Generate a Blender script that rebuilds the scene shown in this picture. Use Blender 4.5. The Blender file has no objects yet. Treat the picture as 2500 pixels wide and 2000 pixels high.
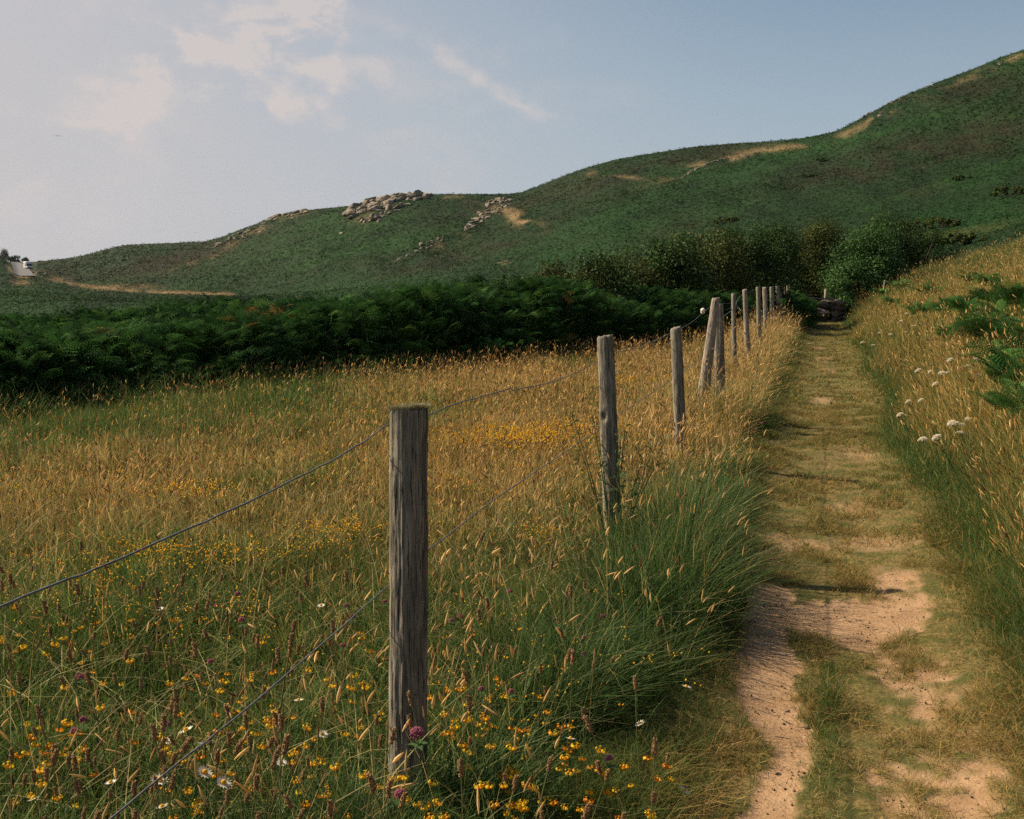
import bpy, math, random
import numpy as np
from mathutils import Vector, Matrix, Euler

# ------------------------------------------------------------------ camera, sky, sun
F, CX, CY, HOR, VPX = 2800.0, 1250.0, 1000.0, 650.0, 2020.0     # lens read off the photo (2500 x 2000 grid)
TH = math.atan((CY - HOR) / F)
PSI = math.atan((VPX - CX) * math.cos(TH) / F)
EYE = 1.6
scene = bpy.context.scene
C = scene.collection
cd = bpy.data.cameras.new('camera'); cam = bpy.data.objects.new('camera', cd); C.objects.link(cam)
cam.location = (0, 0, EYE)
cam.rotation_euler = (math.radians(90) - TH, 0, PSI)
cd.sensor_width = 36; cd.lens = F / 2500 * 36
cd.clip_start = 0.05; cd.clip_end = 6000
scene.camera = cam
SUN_AZ, SUN_EL = math.radians(-83), math.radians(39)            # azimuth from +Y, negative to the left
SD = Vector((math.sin(SUN_AZ) * math.cos(SUN_EL), math.cos(SUN_AZ) * math.cos(SUN_EL), math.sin(SUN_EL)))
sl = bpy.data.lights.new('sun', 'SUN'); so = bpy.data.objects.new('sun', sl); C.objects.link(so)
sl.energy = 5.0; sl.angle = math.radians(0.53); sl.color = (1.0, 0.83, 0.59)
so.rotation_euler = SD.to_track_quat('Z', 'Y').to_euler()
scene.view_settings.view_transform = 'Standard'; scene.view_settings.look = 'None'
scene.view_settings.exposure = 0.6; scene.view_settings.gamma = 1.0
scene.view_settings.use_curve_mapping = False
scene.cycles.max_bounces = 6; scene.cycles.diffuse_bounces = 3; scene.cycles.transmission_bounces = 3
scene.cycles.volume_bounces = 0; scene.cycles.use_denoising = False

cR = Vector((math.cos(PSI), math.sin(PSI), 0))
cH = Vector((-math.sin(PSI), math.cos(PSI), 0))                 # heading
cF = cH * math.cos(TH) - Vector((0, 0, math.sin(TH)))
cU = cR.cross(cF)
def ray(px, py): return cF + cR * ((px - CX) / F) + cU * ((CY - py) / F)     # unit depth
def at(px, py, depth): return Vector((0, 0, EYE)) + ray(px, py) * depth
def az_el(px, py):
    d = ray(px, py); return math.atan2(d.dot(cR), d.dot(cH)), d.z / math.hypot(d.x, d.y)
def project(P):
    P = np.asarray(P, float) - np.array([0, 0, EYE])
    dep = P @ np.array(cF); dep = np.where(np.abs(dep) < 1e-3, 1e-3, dep)
    return CX + F * (P @ np.array(cR)) / dep, CY - F * (P @ np.array(cU)) / dep, dep

def lin(r, g, b):
    f = lambda c: (c / 255 / 12.92) if c / 255 <= .04045 else ((c / 255 + .055) / 1.055) ** 2.4
    return (f(r), f(g), f(b))

w = bpy.data.worlds.new('World'); scene.world = w; w.use_nodes = True
class NT:
    def __init__(s, tree): s.t = tree; s.n = tree.nodes; s.l = tree.links
    def new(s, typ, **kw):
        n = s.n.new(typ)
        for k, v in kw.items():
            if k.startswith('i_'):
                key = k[2:].replace('_', ' ')
                n.inputs[key].default_value = v
            else: setattr(n, k, v)
        return n
    def link(s, a, b): s.l.new(a, b)
    def val(s, x, sock):
        if hasattr(x, 'links') or isinstance(x, bpy.types.NodeSocket): s.link(x, sock)
        else: sock.default_value = x
    def math(s, op, a, b=0.0, c=None, clamp=False):
        n = s.n.new('ShaderNodeMath'); n.operation = op; n.use_clamp = clamp
        s.val(a, n.inputs[0]); s.val(b, n.inputs[1])
        if c is not None: s.val(c, n.inputs[2])
        return n.outputs[0]
    def mix(s, fac, a, b, mode='MIX'):
        n = s.n.new('ShaderNodeMix'); n.data_type = 'RGBA'; n.blend_type = mode
        s.val(fac, n.inputs[0]); s.val(a if not isinstance(a, tuple) else (*a, 1)[:4], n.inputs[6])
        s.val(b if not isinstance(b, tuple) else (*b, 1)[:4], n.inputs[7])
        return n.outputs[2]
    def dot(s, v, d):
        n = s.n.new('ShaderNodeVectorMath'); n.operation = 'DOT_PRODUCT'
        s.link(v, n.inputs[0]); n.inputs[1].default_value = d; return n.outputs['Value']
    def ramp(s, x, a, b, lo=0.0, hi=1.0, smooth=True):
        n = s.n.new('ShaderNodeMapRange'); n.interpolation_type = 'SMOOTHSTEP' if smooth else 'LINEAR'
        s.val(x, n.inputs[0]); n.inputs[1].default_value = a; n.inputs[2].default_value = b
        n.inputs[3].default_value = lo; n.inputs[4].default_value = hi; return n.outputs[0]
    def noise(s, vec, scale, detail=4, rough=.55, dist=0.0):
        n = s.n.new('ShaderNodeTexNoise'); n.inputs['Scale'].default_value = scale
        n.inputs['Detail'].default_value = detail; n.inputs['Roughness'].default_value = rough
        n.inputs['Distortion'].default_value = dist
        if vec is not None: s.link(vec, n.inputs['Vector'])
        return n.outputs['Fac']
    def mapping(s, vec, scale=(1, 1, 1), rot=(0, 0, 0)):
        n = s.n.new('ShaderNodeMapping'); n.inputs['Scale'].default_value = scale; n.inputs['Rotation'].default_value = rot
        s.link(vec, n.inputs['Vector']); return n.outputs[0]

W = NT(w.node_tree); W.n.clear()
sky = W.new('ShaderNodeTexSky'); sky.sky_type = 'NISHITA'; sky.sun_disc = False
sky.sun_elevation = SUN_EL; sky.sun_rotation = SUN_AZ
sky.air_density = 1.0; sky.dust_density = 1.2; sky.ozone_density = 1.6; sky.altitude = 50
tc = W.new('ShaderNodeTexCoord'); D = tc.outputs['Generated']
warp = W.new('ShaderNodeVectorMath', operation='ADD')
nz = W.new('ShaderNodeTexNoise'); nz.inputs['Scale'].default_value = 7; nz.inputs['Detail'].default_value = 4; W.link(D, nz.inputs['Vector'])
sub = W.new('ShaderNodeVectorMath', operation='SUBTRACT'); W.link(nz.outputs['Color'], sub.inputs[0]); sub.inputs[1].default_value = (.5, .5, .5)
scl = W.new('ShaderNodeVectorMath', operation='SCALE'); W.link(sub.outputs[0], scl.inputs[0]); scl.inputs['Scale'].default_value = .035
W.link(D, warp.inputs[0]); W.link(scl.outputs[0], warp.inputs[1]); DW = warp.outputs[0]
cloud_n = W.noise(W.mapping(D, (1, 1, 2.3)), 9, 7, .62, .35)
cloud_f = W.noise(W.mapping(D, (1, 1, 1.6)), 26, 6, .6, .5)
total = None
def blob(px, py, rad, strength, thr=.42, soft=.22):
    global total
    rad *= 1.15; strength *= .42; thr -= .01; soft = .36
    d = ray(px, py).normalized()
    m = W.ramp(W.dot(DW, tuple(d)), math.cos(rad), 1.0)
    n = W.math('ADD', W.math('MULTIPLY', cloud_n, .58), W.math('MULTIPLY', cloud_f, .42))
    k = W.math('MULTIPLY', W.math('MULTIPLY', m, W.ramp(n, thr, thr + soft)), strength)
    total = k if total is None else W.math('ADD', total, k)
for b in [(360, 5, .045, .8, .42), (470, 10, .05, .95, .40), (540, 20, .03, .8, .40), (300, -30, .07, .7, .42), (450, 115, .035, .45, .42), (520, 145, .035, .5, .42), (620, 105, .04, .95, .38), (700, 112, .035, .7, .40), (580, 155, .035, .8, .40), (660, 175, .035, .9, .38),
          (610, 215, .028, .7, .40), (560, 60, .03, .4, .42), (20, 200, .05, .45, .42), (60, 265, .04, .4, .42), (320, 330, .09, .5, .38), (200, 420, .09, .4, .38), (440, 340, .06, .35, .4), (600, 293, .02, .5, .40),
          (1060, 250, .05, .45, .42), (1010, 410, .09, .25, .44), (300, 115, .035, .4, .44), (1150, 190, .05, .3, .42), (60, 40, .12, .3, .42)]:
    blob(*b)
def streak(p0, p1, wd, strength):
    global total
    a, b = ray(*p0).normalized(), ray(*p1).normalized()
    n = a.cross(b).normalized(); mid = (a + b).normalized()
    half = math.acos(max(-1, min(1, a.dot(mid))))
    line = W.ramp(W.math('ABSOLUTE', W.dot(DW, tuple(n))), 0, wd, 1, 0)
    lim = W.ramp(W.dot(D, tuple(mid)), math.cos(half * 1.25), math.cos(half * .45))
    k = W.math('MULTIPLY', W.math('MULTIPLY', line, lim), W.math('MULTIPLY', W.ramp(cloud_f, .3, .62), strength))
    total = k if total is None else W.math('ADD', total, k)
streak((700, -60), (1400, 300), .012, .2)
streak((960, 85), (1360, 285), .013, .34)
streak((1150, 200), (1600, 250), .02, .12)
cloud = W.math('MINIMUM', total, .72)
hs = W.new('ShaderNodeHueSaturation'); hs.inputs['Saturation'].default_value = .95; hs.inputs['Value'].default_value = 1.0
W.link(sky.outputs[0], hs.inputs['Color'])
zel = W.dot(D, (0, 0, 1)); veil = W.ramp(zel, -.02, .34, .92, 0.0)                 # milky air low down, thicker towards the sun
side = W.math('MULTIPLY', W.ramp(W.dot(D, tuple(-cR)), -.28, .50, 0.0, .95), W.ramp(zel, .15, .75, 1.0, 0.15))
base_sky = W.mix(veil, W.mix(1.0, hs.outputs[0], (.90, 1.0, 1.0), 'MULTIPLY'), (4.8, 5.7, 6.8))
base_sky = W.mix(side, base_sky, (6.5, 6.25, 6.45))
skyc = W.mix(cloud, base_sky, (7.9, 7.05, 6.75))
bg = W.new('ShaderNodeBackground'); W.link(skyc, bg.inputs[0]); bg.inputs[1].default_value = .056
wo = W.new('ShaderNodeOutputWorld'); W.link(bg.outputs[0], wo.inputs[0])

# ------------------------------------------------------------------ helpers
rng = np.random.default_rng(7)
def U(a, b, n=None): return rng.uniform(a, b, n)
def sstep(x, a, b): t = np.clip((np.asarray(x, float) - a) / (b - a), 0, 1); return t * t * (3 - 2 * t)
def _h(ix, iy, seed):
    n = (ix.astype(np.int64) * 374761393 + iy.astype(np.int64) * 668265263 + seed * 1442695041) & 0xffffffff
    n = ((n ^ (n >> 13)) * 1274126177) & 0xffffffff
    return ((n ^ (n >> 16)) & 0xffff) / 65535.0
def vn(x, y, seed=0):
    x = np.asarray(x, float); y = np.asarray(y, float)
    ix, iy = np.floor(x), np.floor(y); fx, fy = x - ix, y - iy
    fx = fx * fx * (3 - 2 * fx); fy = fy * fy * (3 - 2 * fy)
    a, b, c, d = _h(ix, iy, seed), _h(ix + 1, iy, seed), _h(ix, iy + 1, seed), _h(ix + 1, iy + 1, seed)
    return (a * (1 - fx) + b * fx) * (1 - fy) + (c * (1 - fx) + d * fx) * fy
def fbm(x, y, seed=0, o=4):
    s, amp, tot = 0, 1, 0
    for i in range(o): s = s + amp * vn(x * 2 ** i, y * 2 ** i, seed + i * 17); tot += amp; amp *= .5
    return s / tot
def tag(o, label=None, cat=None, group=None, kind=None):
    if label: o['label'] = label
    if cat: o['category'] = cat
    if group: o['group'] = group
    if kind: o['kind'] = kind
    return o
def npmesh(name, V, Q=None, T=None, col=None, smooth=False, extra=None):
    me = bpy.data.meshes.new(name)
    V = np.asarray(V, np.float32); me.vertices.add(len(V)); me.vertices.foreach_set('co', V.ravel())
    Q = np.zeros((0, 4), np.int32) if Q is None else np.asarray(Q, np.int32)
    T = np.zeros((0, 3), np.int32) if T is None else np.asarray(T, np.int32)
    li = np.concatenate([Q.ravel(), T.ravel()])
    me.loops.add(len(li)); me.loops.foreach_set('vertex_index', li)
    me.polygons.add(len(Q) + len(T))
    st = np.concatenate([np.arange(len(Q)) * 4, len(Q) * 4 + np.arange(len(T)) * 3]).astype(np.int32)
    me.polygons.foreach_set('loop_start', st)
    me.update(calc_edges=True)
    if smooth: me.polygons.foreach_set('use_smooth', np.ones(len(me.polygons), bool))
    if col is not None:
        a = me.attributes.new('col', 'FLOAT_COLOR', 'POINT')
        c4 = np.ones((len(V), 4), np.float32); c4[:, :3] = col; a.data.foreach_set('color', c4.ravel())
    if extra is not None:
        for k, v in extra.items():
            a = me.attributes.new(k, 'FLOAT', 'POINT'); a.data.foreach_set('value', np.asarray(v, np.float32))
    return me
def obj(name, me, mat=None, parent=None, link=True):
    o = bpy.data.objects.new(name, me)
    if mat and me: me.materials.append(mat) if len(me.materials) == 0 else None
    if link: C.objects.link(o)
    if parent: o.parent = parent
    return o
def empty(name, loc=(0, 0, 0)):
    o = bpy.data.objects.new(name, None); o.location = loc; o.empty_display_size = .1; C.objects.link(o); return o

# materials
def new_mat(name):
    m = bpy.data.materials.new(name); m.use_nodes = True; t = NT(m.node_tree); t.n.clear()
    out = t.new('ShaderNodeOutputMaterial'); return m, t, out
def veg_mat(name, trans=.3, rough=.6, var=.25, nscale=3.0, spec=.25):
    m, t, out = new_mat(name)
    at_ = t.new('ShaderNodeAttribute'); at_.attribute_name = 'col'
    g = t.new('ShaderNodeNewGeometry')
    n = t.noise(g.outputs['Position'], nscale, 3)
    v = t.ramp(n, .25, .75, 1 - var, 1 + var, False)
    hsv = t.new('ShaderNodeHueSaturation'); t.link(at_.outputs['Color'], hsv.inputs['Color']); t.link(v, hsv.inputs['Value'])
    p = t.new('ShaderNodeBsdfPrincipled'); t.link(hsv.outputs[0], p.inputs['Base Color'])
    p.inputs['Roughness'].default_value = rough; p.inputs['Specular IOR Level'].default_value = spec
    tr = t.new('ShaderNodeBsdfTranslucent'); t.link(hsv.outputs[0], tr.inputs['Color'])
    mx = t.new('ShaderNodeMixShader'); mx.inputs[0].default_value = trans
    t.link(p.outputs[0], mx.inputs[1]); t.link(tr.outputs[0], mx.inputs[2]); t.link(mx.outputs[0], out.inputs[0])
    return m
def flat_mat(name, color, rough=.6, nscale=None, var=.15, metal=0.0, bump=0.0, spec=.3):
    m, t, out = new_mat(name)
    p = t.new('ShaderNodeBsdfPrincipled'); p.inputs['Roughness'].default_value = rough; p.inputs['Metallic'].default_value = metal
    p.inputs['Specular IOR Level'].default_value = spec
    if nscale:
        g = t.new('ShaderNodeTexCoord'); n = t.noise(g.outputs['Object'], nscale, 5)
        c = t.mix(t.ramp(n, .3, .7), tuple(x * (1 - var) for x in color), tuple(min(1, x * (1 + var)) for x in color))
        t.link(c, p.inputs['Base Color'])
        if bump:
            b = t.new('ShaderNodeBump'); b.inputs['Strength'].default_value = bump; b.inputs['Distance'].default_value = .02
            t.link(n, b.inputs['Height']); t.link(b.outputs[0], p.inputs['Normal'])
    else: p.inputs['Base Color'].default_value = (*color, 1)
    t.link(p.outputs[0], out.inputs[0]); return m
M_grass = veg_mat('grass', .42, .6, .2, 2.0, .15)
M_leaf = veg_mat('leaf', .2, .62, .3, 1.2, .12)
M_frond = veg_mat('frond', .3, .8, .3, 1.5, .03)
M_hill = veg_mat('hill_growth', .12, .9, .3, .12, 0.0)
M_petal = veg_mat('petal', .3, .6, .05, 5.0, .2)

# ------------------------------------------------------------------ terrain height
RIDGE = [(-700, 560), (-400, 600), (-150, 622), (0, 629), (25, 640), (50, 641), (85, 639), (120, 636), (177, 629), (209, 623), (264, 608), (300, 599), (350, 596), (430, 593), (500, 590), (545, 577),
         (580, 563), (620, 549), (660, 532), (690, 522), (720, 516), (790, 509), (850, 503), (880, 497), (910, 486), (960, 478), (1000, 473), (1060, 474), (1150, 474), (1240, 474), (1275, 469),
         (1310, 456), (1350, 440), (1390, 424), (1430, 410), (1500, 390), (1560, 380), (1600, 373), (1700, 358), (1780, 351), (1870, 346), (1950, 339), (2000, 330),
         (2040, 321), (2080, 301), (2120, 279), (2200, 236), (2260, 212), (2300, 196), (2380, 167), (2440, 141), (2500, 121), (2700, 60), (3100, -40), (4500, -150)]
TAB = {-700: [(45, 820), (120, 760), (250, 680), (330, 630), 380], 0: [(45, 800), (120, 740), (250, 692), (300, 658), 360],
       28: [(45, 800), (120, 740), (260, 692), (292, 664), 480], 45: [(45, 800), (120, 740), (270, 690), (300, 673), 570], 85: [(45, 800), (120, 739), (275, 688), (302, 675), 570], 110: [(45, 800), (120, 738), (280, 692), (312, 677), 540],
       200: [(45, 798), (120, 735), (290, 708), (310, 697), 470], 350: [(45, 795), (110, 740), (262, 717), (280, 708), 430],
       600: [(45, 790), (100, 737), (210, 724), (230, 715), 360], 900: [(45, 770), (90, 722), (150, 700), (190, 645), 300],
       1200: [(45, 745), (80, 690), (120, 650), (180, 590), 300], 1500: [(45, 735), (70, 680), (100, 620), (160, 510), 270],
       1800: [(45, 730), (65, 660), (90, 590), (150, 470), 260], 2100: [(45, 690), (60, 625), (90, 560), (140, 430), 250],
       2300: [(45, 645), (60, 605), (90, 540), (135, 400), 235], 2500: [(45, 600), (60, 565), (90, 510), (130, 370), 225], 3100: [(45, 500), (60, 450), (85, 400), (120, 240), 200], 4500: [(45, 450), (60, 420), (85, 370), (120, 200), 200]}
KN = [[], [], [], [], []]
rpx = [p[0] for p in RIDGE]; rpy = [p[1] for p in RIDGE]
tcs = sorted(TAB)
for c_ in sorted(set(rpx) | set(tcs)):
    for k in range(5):
        if k < 4:
            r_ = np.interp(c_, tcs, [TAB[q][k][0] for q in tcs]); y_ = np.interp(c_, tcs, [TAB[q][k][1] for q in tcs])
        else:
            r_ = np.interp(c_, tcs, [TAB[q][4] for q in tcs]); y_ = np.interp(c_, rpx, rpy)
        a_, e_ = az_el(c_, float(y_)); KN[k].append((a_, r_, e_))
KN = [np.array(k) for k in KN]
FRONT = [(-900, 1060), (-300, 990), (0, 958), (300, 925), (650, 890), (1000, 868), (1300, 846), (1600, 813), (1900, 776), (2000, 771)]
def ground_hit0(px, py):
    d = ray(px, py); s = -(EYE - .30) / d.z; return Vector((d.x * s, d.y * s, 0))
FW = [ground_hit0(*p) for p in FRONT]
FA = np.array([math.atan2(p.dot(cR), p.dot(cH)) for p in FW]); FR = np.array([math.hypot(p.x, p.y) for p in FW])
def polar(x, y):
    return np.arctan2(x * cR.x + y * cR.y, x * cH.x + y * cH.y), np.hypot(x, y)
def front_r(a): return np.interp(a, FA, FR)
def zfar(a, r):
    rk = [np.interp(a, k[:, 0], k[:, 1]) for k in KN]; ek = [np.interp(a, k[:, 0], k[:, 2]) for k in KN]
    e = ek[0].copy()
    for k in range(4):
        t = np.clip((r - rk[k]) / (rk[k + 1] - rk[k]), 0, 1)
        if k == 3: t = 1 - (1 - t) ** 1.6
        e = e + (ek[k + 1] - ek[k]) * t
    z = EYE + r * e
    zr = EYE + rk[4] * ek[4]
    over = np.maximum(r - rk[4], 0)
    z = np.where(over > 0, np.maximum(zr - over * .05 - over * over * .0006, -25), z)
    z = z - sstep(r, rk[2], rk[2] + 30) * (1 - sstep(r, rk[4] - 40, rk[4])) * (fbm(a * 22 + r * .012, r * .018, 5, 3) - .5) * r * .012 * sstep(a, -.3, -.15)
    return z
def zterr(x, y):
    x = np.asarray(x, float); y = np.asarray(y, float)
    a, r = polar(x, y)
    zn = (fbm(x * .6, y * .6, 3, 3) - .5) * .10 * sstep(np.abs(x + .1), .6, 2.5)
    u = np.maximum(x - .62 - .12 * np.sin(y * .5), 0)
    zn = zn + .365 * u * sstep(u, 0, .9) + (fbm(x * .35, y * .35, 9, 3) - .5) * .35 * sstep(u, .3, 3)
    v = np.abs(x - .05); zn = zn - .05 * (1 - sstep(v, .15, .7)) + (vn(x * 3, y * 2.2, 4) - .5) * .02
    zn = np.minimum(zn, 14)
    zf = zfar(a, r)
    rf = np.where(np.abs(a) < 1.2, front_r(a), 38.)
    wgt = sstep(r, rf + 3, rf + 18)
    back = sstep(np.abs(a), 1.2, 1.5)
    wgt = np.where(np.abs(a) > 1.2, sstep(r, 38, 60), wgt)
    return zn * (1 - wgt) + zf * wgt
def hit(px, py, dz=0.0, dmin=1.5, dmax=900):
    d = ray(px, py); h = math.hypot(d.x, d.y)
    s = dmin; prev = s
    ss = np.geomspace(dmin, dmax, 4000)
    zz = EYE + d.z * ss - (zterr(d.x * ss, d.y * ss) + dz)
    i = np.argmax(zz < 0)
    if zz[i] >= 0: i = len(ss) - 1
    s = ss[i]; return Vector((d.x * s, d.y * s, float(zterr(d.x * s, d.y * s))))

def polar_sheet(name, rs, azs, mat, colf=None):
    A, R_ = np.meshgrid(azs, rs)
    X = R_ * (np.cos(A) * cH.x + np.sin(A) * cR.x); Y = R_ * (np.cos(A) * cH.y + np.sin(A) * cR.y)
    Z = zterr(X, Y); n, m = R_.shape
    V = np.stack([X, Y, Z], -1).reshape(-1, 3)
    i = np.arange(n - 1)[:, None] * m + np.arange(m - 1)[None, :]
    Q = np.stack([i, i + 1, i + m + 1, i + m], -1).reshape(-1, 4)
    me = npmesh(name, V, Q, col=colf(V) if colf is not None else None, smooth=True)
    return obj(name, me, mat)
az_ring = np.unique(np.concatenate([np.linspace(-math.pi, -.6, 90), np.linspace(-.6, .6, 620), np.linspace(.6, math.pi, 90)]))

# ---- colour zones of the hill, from the point's own bearing and height
def hillcolor(P, rnd=None):
    px, py, dep = project(P)
    x, y = P[:, 0], P[:, 1]
    n1 = fbm(px * .004 + py * .004, py * .022 + px * .007, 21, 4)
    n2 = fbm(x * .12, y * .12, 31, 3); n3 = fbm(px * .02, py * .05, 41, 3)
    n = len(P)
    green = np.tile(np.array([.0125, .034, .0105]), (n, 1)); bright = np.array([.016, .050, .0125]); brown = np.array([.024, .025, .012]); gold = np.array([.23, .165, .085])
    c = green
    b = sstep(n1, .5, .68)[:, None]; c = c * (1 - b) + bright * b
    # heather-brown areas
    zb = np.zeros(n)
    for (cx, cy, sx, sy, k) in [(430, 630, 190, 35, .7), (2150, 400, 260, 45, .75), (2420, 330, 200, 50, .6), (1450, 450, 200, 40, .5), (1280, 500, 160, 40, .55), (1130, 620, 180, 22, .6),
                                (1700, 380, 200, 25, .5), (2350, 220, 200, 30, .55), (1180, 500, 120, 40, .4), (1650, 560, 120, 20, .4), (2230, 470, 90, 20, .4), (150, 660, 80, 30, .5)]:
        zb = np.maximum(zb, k * np.exp(-((px - cx) / sx) ** 2 - ((py - cy + (px - cx) * .22) / sy) ** 2))
    zb = np.clip(zb * 1.5 * sstep(n1 * .5 + n3 * .5, .3, .62) + .25 * sstep(n2, .5, .8), 0, 1)[:, None]
    c = c * (1 - zb) + brown * zb
    zg = np.zeros(n)
    for (cx, cy, sx, sy, sl, k) in [(1270, 535, 40, 16, -.35, 1), (1230, 515, 50, 12, -.2, .8), (1680, 415, 60, 9, .35, .9), (1790, 385, 70, 8, .3, .8), (1900, 362, 90, 7, .1, .7), (2080, 322, 50, 9, .4, .7), (2140, 290, 40, 9, .5, .7),
                                    (1060, 482, 30, 5, 0, 1), (1150, 480, 60, 3, 0, .5), (600, 580, 40, 8, .5, .7), (480, 640, 60, 5, .3, .5), (1100, 590, 30, 10, .3, .7), (2360, 190, 70, 8, .4, .6), (2460, 150, 50, 8, .45, .6),
                                    (1440, 425, 25, 6, 0, .6), (1530, 432, 70, 3, -.12, .5), (1110, 470, 90, 4, 0, .5), (700, 530, 60, 8, .35, .5), (2220, 222, 40, 6, .4, .5), (900, 500, 50, 30, .3, .35), (1310, 545, 14, 10, 0, .8)]:
        zg = np.maximum(zg, k * np.exp(-((px - cx) / sx) ** 2 - ((py - cy + (px - cx) * sl) / sy) ** 2))
    # golden verge beside the road
    vx = [0, 12, 25, 34, 40, 85, 130, 200, 280, 350, 450, 560, 640, 720]; vy = [630, 642, 655, 668, 673, 677, 684, 697, 705, 711, 714, 717, 720, 722]
    zg = np.maximum(zg, 1.0 * np.exp(-((py - np.interp(px, vx, vy) - 1) / np.interp(px, [0, 60, 200, 700], [6, 4, 4, 2.5])) ** 2) * (px < 740) * (px > -60))
    for (cx, cy, sx, sy) in [(85, 668, 22, 8), (130, 683, 30, 6), (100, 660, 15, 12), (310, 700, 60, 5), (280, 703, 60, 6), (50, 690, 25, 6)]:
        zg = np.maximum(zg, .75 * np.exp(-((px - cx) / sx) ** 2 - ((py - cy) / sy) ** 2))
    zg = np.clip(zg * 1.25 * sstep(n3, .38, .62), 0, 1)[:, None]
    c = c * (1 - zg) + gold * zg
    # a straw-and-bramble tangle low on the right
    q = (sstep(px, 2120, 2300) * sstep(py, 470, 640) * sstep(n2, .45, .7) * .55)[:, None]
    c = c * (1 - q) + np.array([.10, .11, .03]) * q
    if rnd is not None: c = c * rnd[:, None]
    return c

# ground materials
def ground_mat():
    m, t, out = new_mat('soil_and_thatch'); g = t.new('ShaderNodeNewGeometry'); P = g.outputs['Position']
    a = t.noise(P, 1.3, 5); b = t.noise(P, 40, 4, .7)
    c = t.mix(t.ramp(a, .35, .65), (.030, .040, .014), (.085, .062, .026)); c = t.mix(t.ramp(b, .4, .7), c, (.13, .09, .04))
    p = t.new('ShaderNodeBsdfPrincipled'); p.inputs['Roughness'].default_value = .95; p.inputs['Specular IOR Level'].default_value = .1
    t.link(c, p.inputs['Base Color']); bm = t.new('ShaderNodeBump'); bm.inputs['Strength'].default_value = .6; bm.inputs['Distance'].default_value = .02
    t.link(b, bm.inputs['Height']); t.link(bm.outputs[0], p.inputs['Normal']); t.link(p.outputs[0], out.inputs[0]); return m
gr = polar_sheet('ground', np.concatenate([[0.01], np.linspace(.5, 12, 60), np.linspace(12.3, 48, 110)]), az_ring, ground_mat())
tag(gr, kind='structure')
def hill_mat():
    m, t, out = new_mat('hill_ground'); at_ = t.new('ShaderNodeAttribute'); at_.attribute_name = 'col'
    g = t.new('ShaderNodeNewGeometry'); P = g.outputs['Position']; b = t.noise(P, 1.6, 6, .7); c0 = t.noise(P, .25, 4)
    v = t.math('MULTIPLY', t.ramp(b, .3, .7, .7, 1.2, False), t.ramp(c0, .3, .7, .75, 1.2, False))
    h = t.new('ShaderNodeHueSaturation'); t.link(at_.outputs['Color'], h.inputs['Color']); t.link(v, h.inputs['Value'])
    p = t.new('ShaderNodeBsdfPrincipled'); p.inputs['Roughness'].default_value = .9; p.inputs['Specular IOR Level'].default_value = .1
    t.link(h.outputs[0], p.inputs['Base Color']); bm = t.new('ShaderNodeBump'); bm.inputs['Strength'].default_value = .5; bm.inputs['Distance'].default_value = .4
    t.link(b, bm.inputs['Height']); t.link(bm.outputs[0], p.inputs['Normal']); t.link(p.outputs[0], out.inputs[0]); return m
hl = polar_sheet('hillside', np.concatenate([np.geomspace(48, 620, 330), np.geomspace(640, 3000, 20)]), az_ring, hill_mat(), hillcolor)
tag(hl, kind='structure')

# ------------------------------------------------------------------ path
def dirt_mask(x, y):
    """1 where the path is bare soil"""
    n = fbm(x * 5, y * 3, 71, 4); nb = fbm(x * 1.7, y * .8, 77, 3)
    def strip(cx, hw, soft): return 1 - sstep(np.abs(x - cx), hw - soft, hw + soft)
    y0 = sstep(y, 6.2, 6.7)
    lcx = -.13 - .05 * sstep(y, 3.6, 4.6) + .04 * np.sin(y * 2.1); lhw = .10 + .03 * sstep(y, 3.8, 4.4)
    left = strip(lcx, lhw, .10)
    top = np.exp(-((x - .14) / .34) ** 2 - ((y - 5.4) / .38) ** 2) * 1.7
    right = .60 * strip(.36, .22, .16) * (1 - y0)
    near = np.maximum(np.maximum(left * (1 - sstep(y, 5.7, 6.1)), top), right)
    rib = (.26 * strip(.12 - .1 * sstep(y, 9, 16), .16, .2) + .06) * y0
    far = 0
    for (px, py, sx, sy) in [(.18, 7.9, .22, .35), (.30, 10.4, .22, .5), (.32, 11.2, .15, .4), (-.1, 6.9, .3, .25), (.25, 7.0, .4, .3), (.02, 14.5, .22, .6), (.05, 18.5, .2, .8), (-.12, 24, .2, 1.2), (-.15, 28.5, .2, 1.6), (-.05, 21, .25, .8), (-.5, 10.6, .15, .3), (.1, 12.6, .3, .4)]:
        far = np.maximum(far, np.exp(-((x - px) / sx) ** 2 - ((y - py) / sy) ** 2))
    far = far * y0 * .85
    mk = np.maximum(near, np.maximum(rib, far))
    edge = np.abs(x - .12) < .8
    q = mk + (n - .5) * .75 + (nb - .5) * .5 + (vn(x * 22, y * 16, 79) - .5) * .35
    wd = .05 + .30 * sstep(y, 5.8, 7.5) + .11 * sstep(x, .15, .3)
    return np.clip(sstep(q, .60 - wd, .60 + wd), 0, 1) * edge * (1 - .25 * y0)
px_, py_ = np.meshgrid(np.linspace(-.95, 1.05, 110), np.concatenate([np.linspace(1.5, 9, 420), np.linspace(9.04, 36, 500)]))
pz = zterr(px_, py_) + .018 * (1 - sstep(np.abs(px_ - .05), .75, .98)) - .02 * sstep(np.abs(px_ - .05), .85, 1.0)
dm = dirt_mask(px_, py_)
pz = pz + (fbm(px_ * 14, py_ * 14, 90, 3) - .5) * .012 - dm * .008
n_, m_ = px_.shape; i_ = np.arange(n_ - 1)[:, None] * m_ + np.arange(m_ - 1)[None, :]
Qp = np.stack([i_, i_ + 1, i_ + m_ + 1, i_ + m_], -1).reshape(-1, 4)
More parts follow.
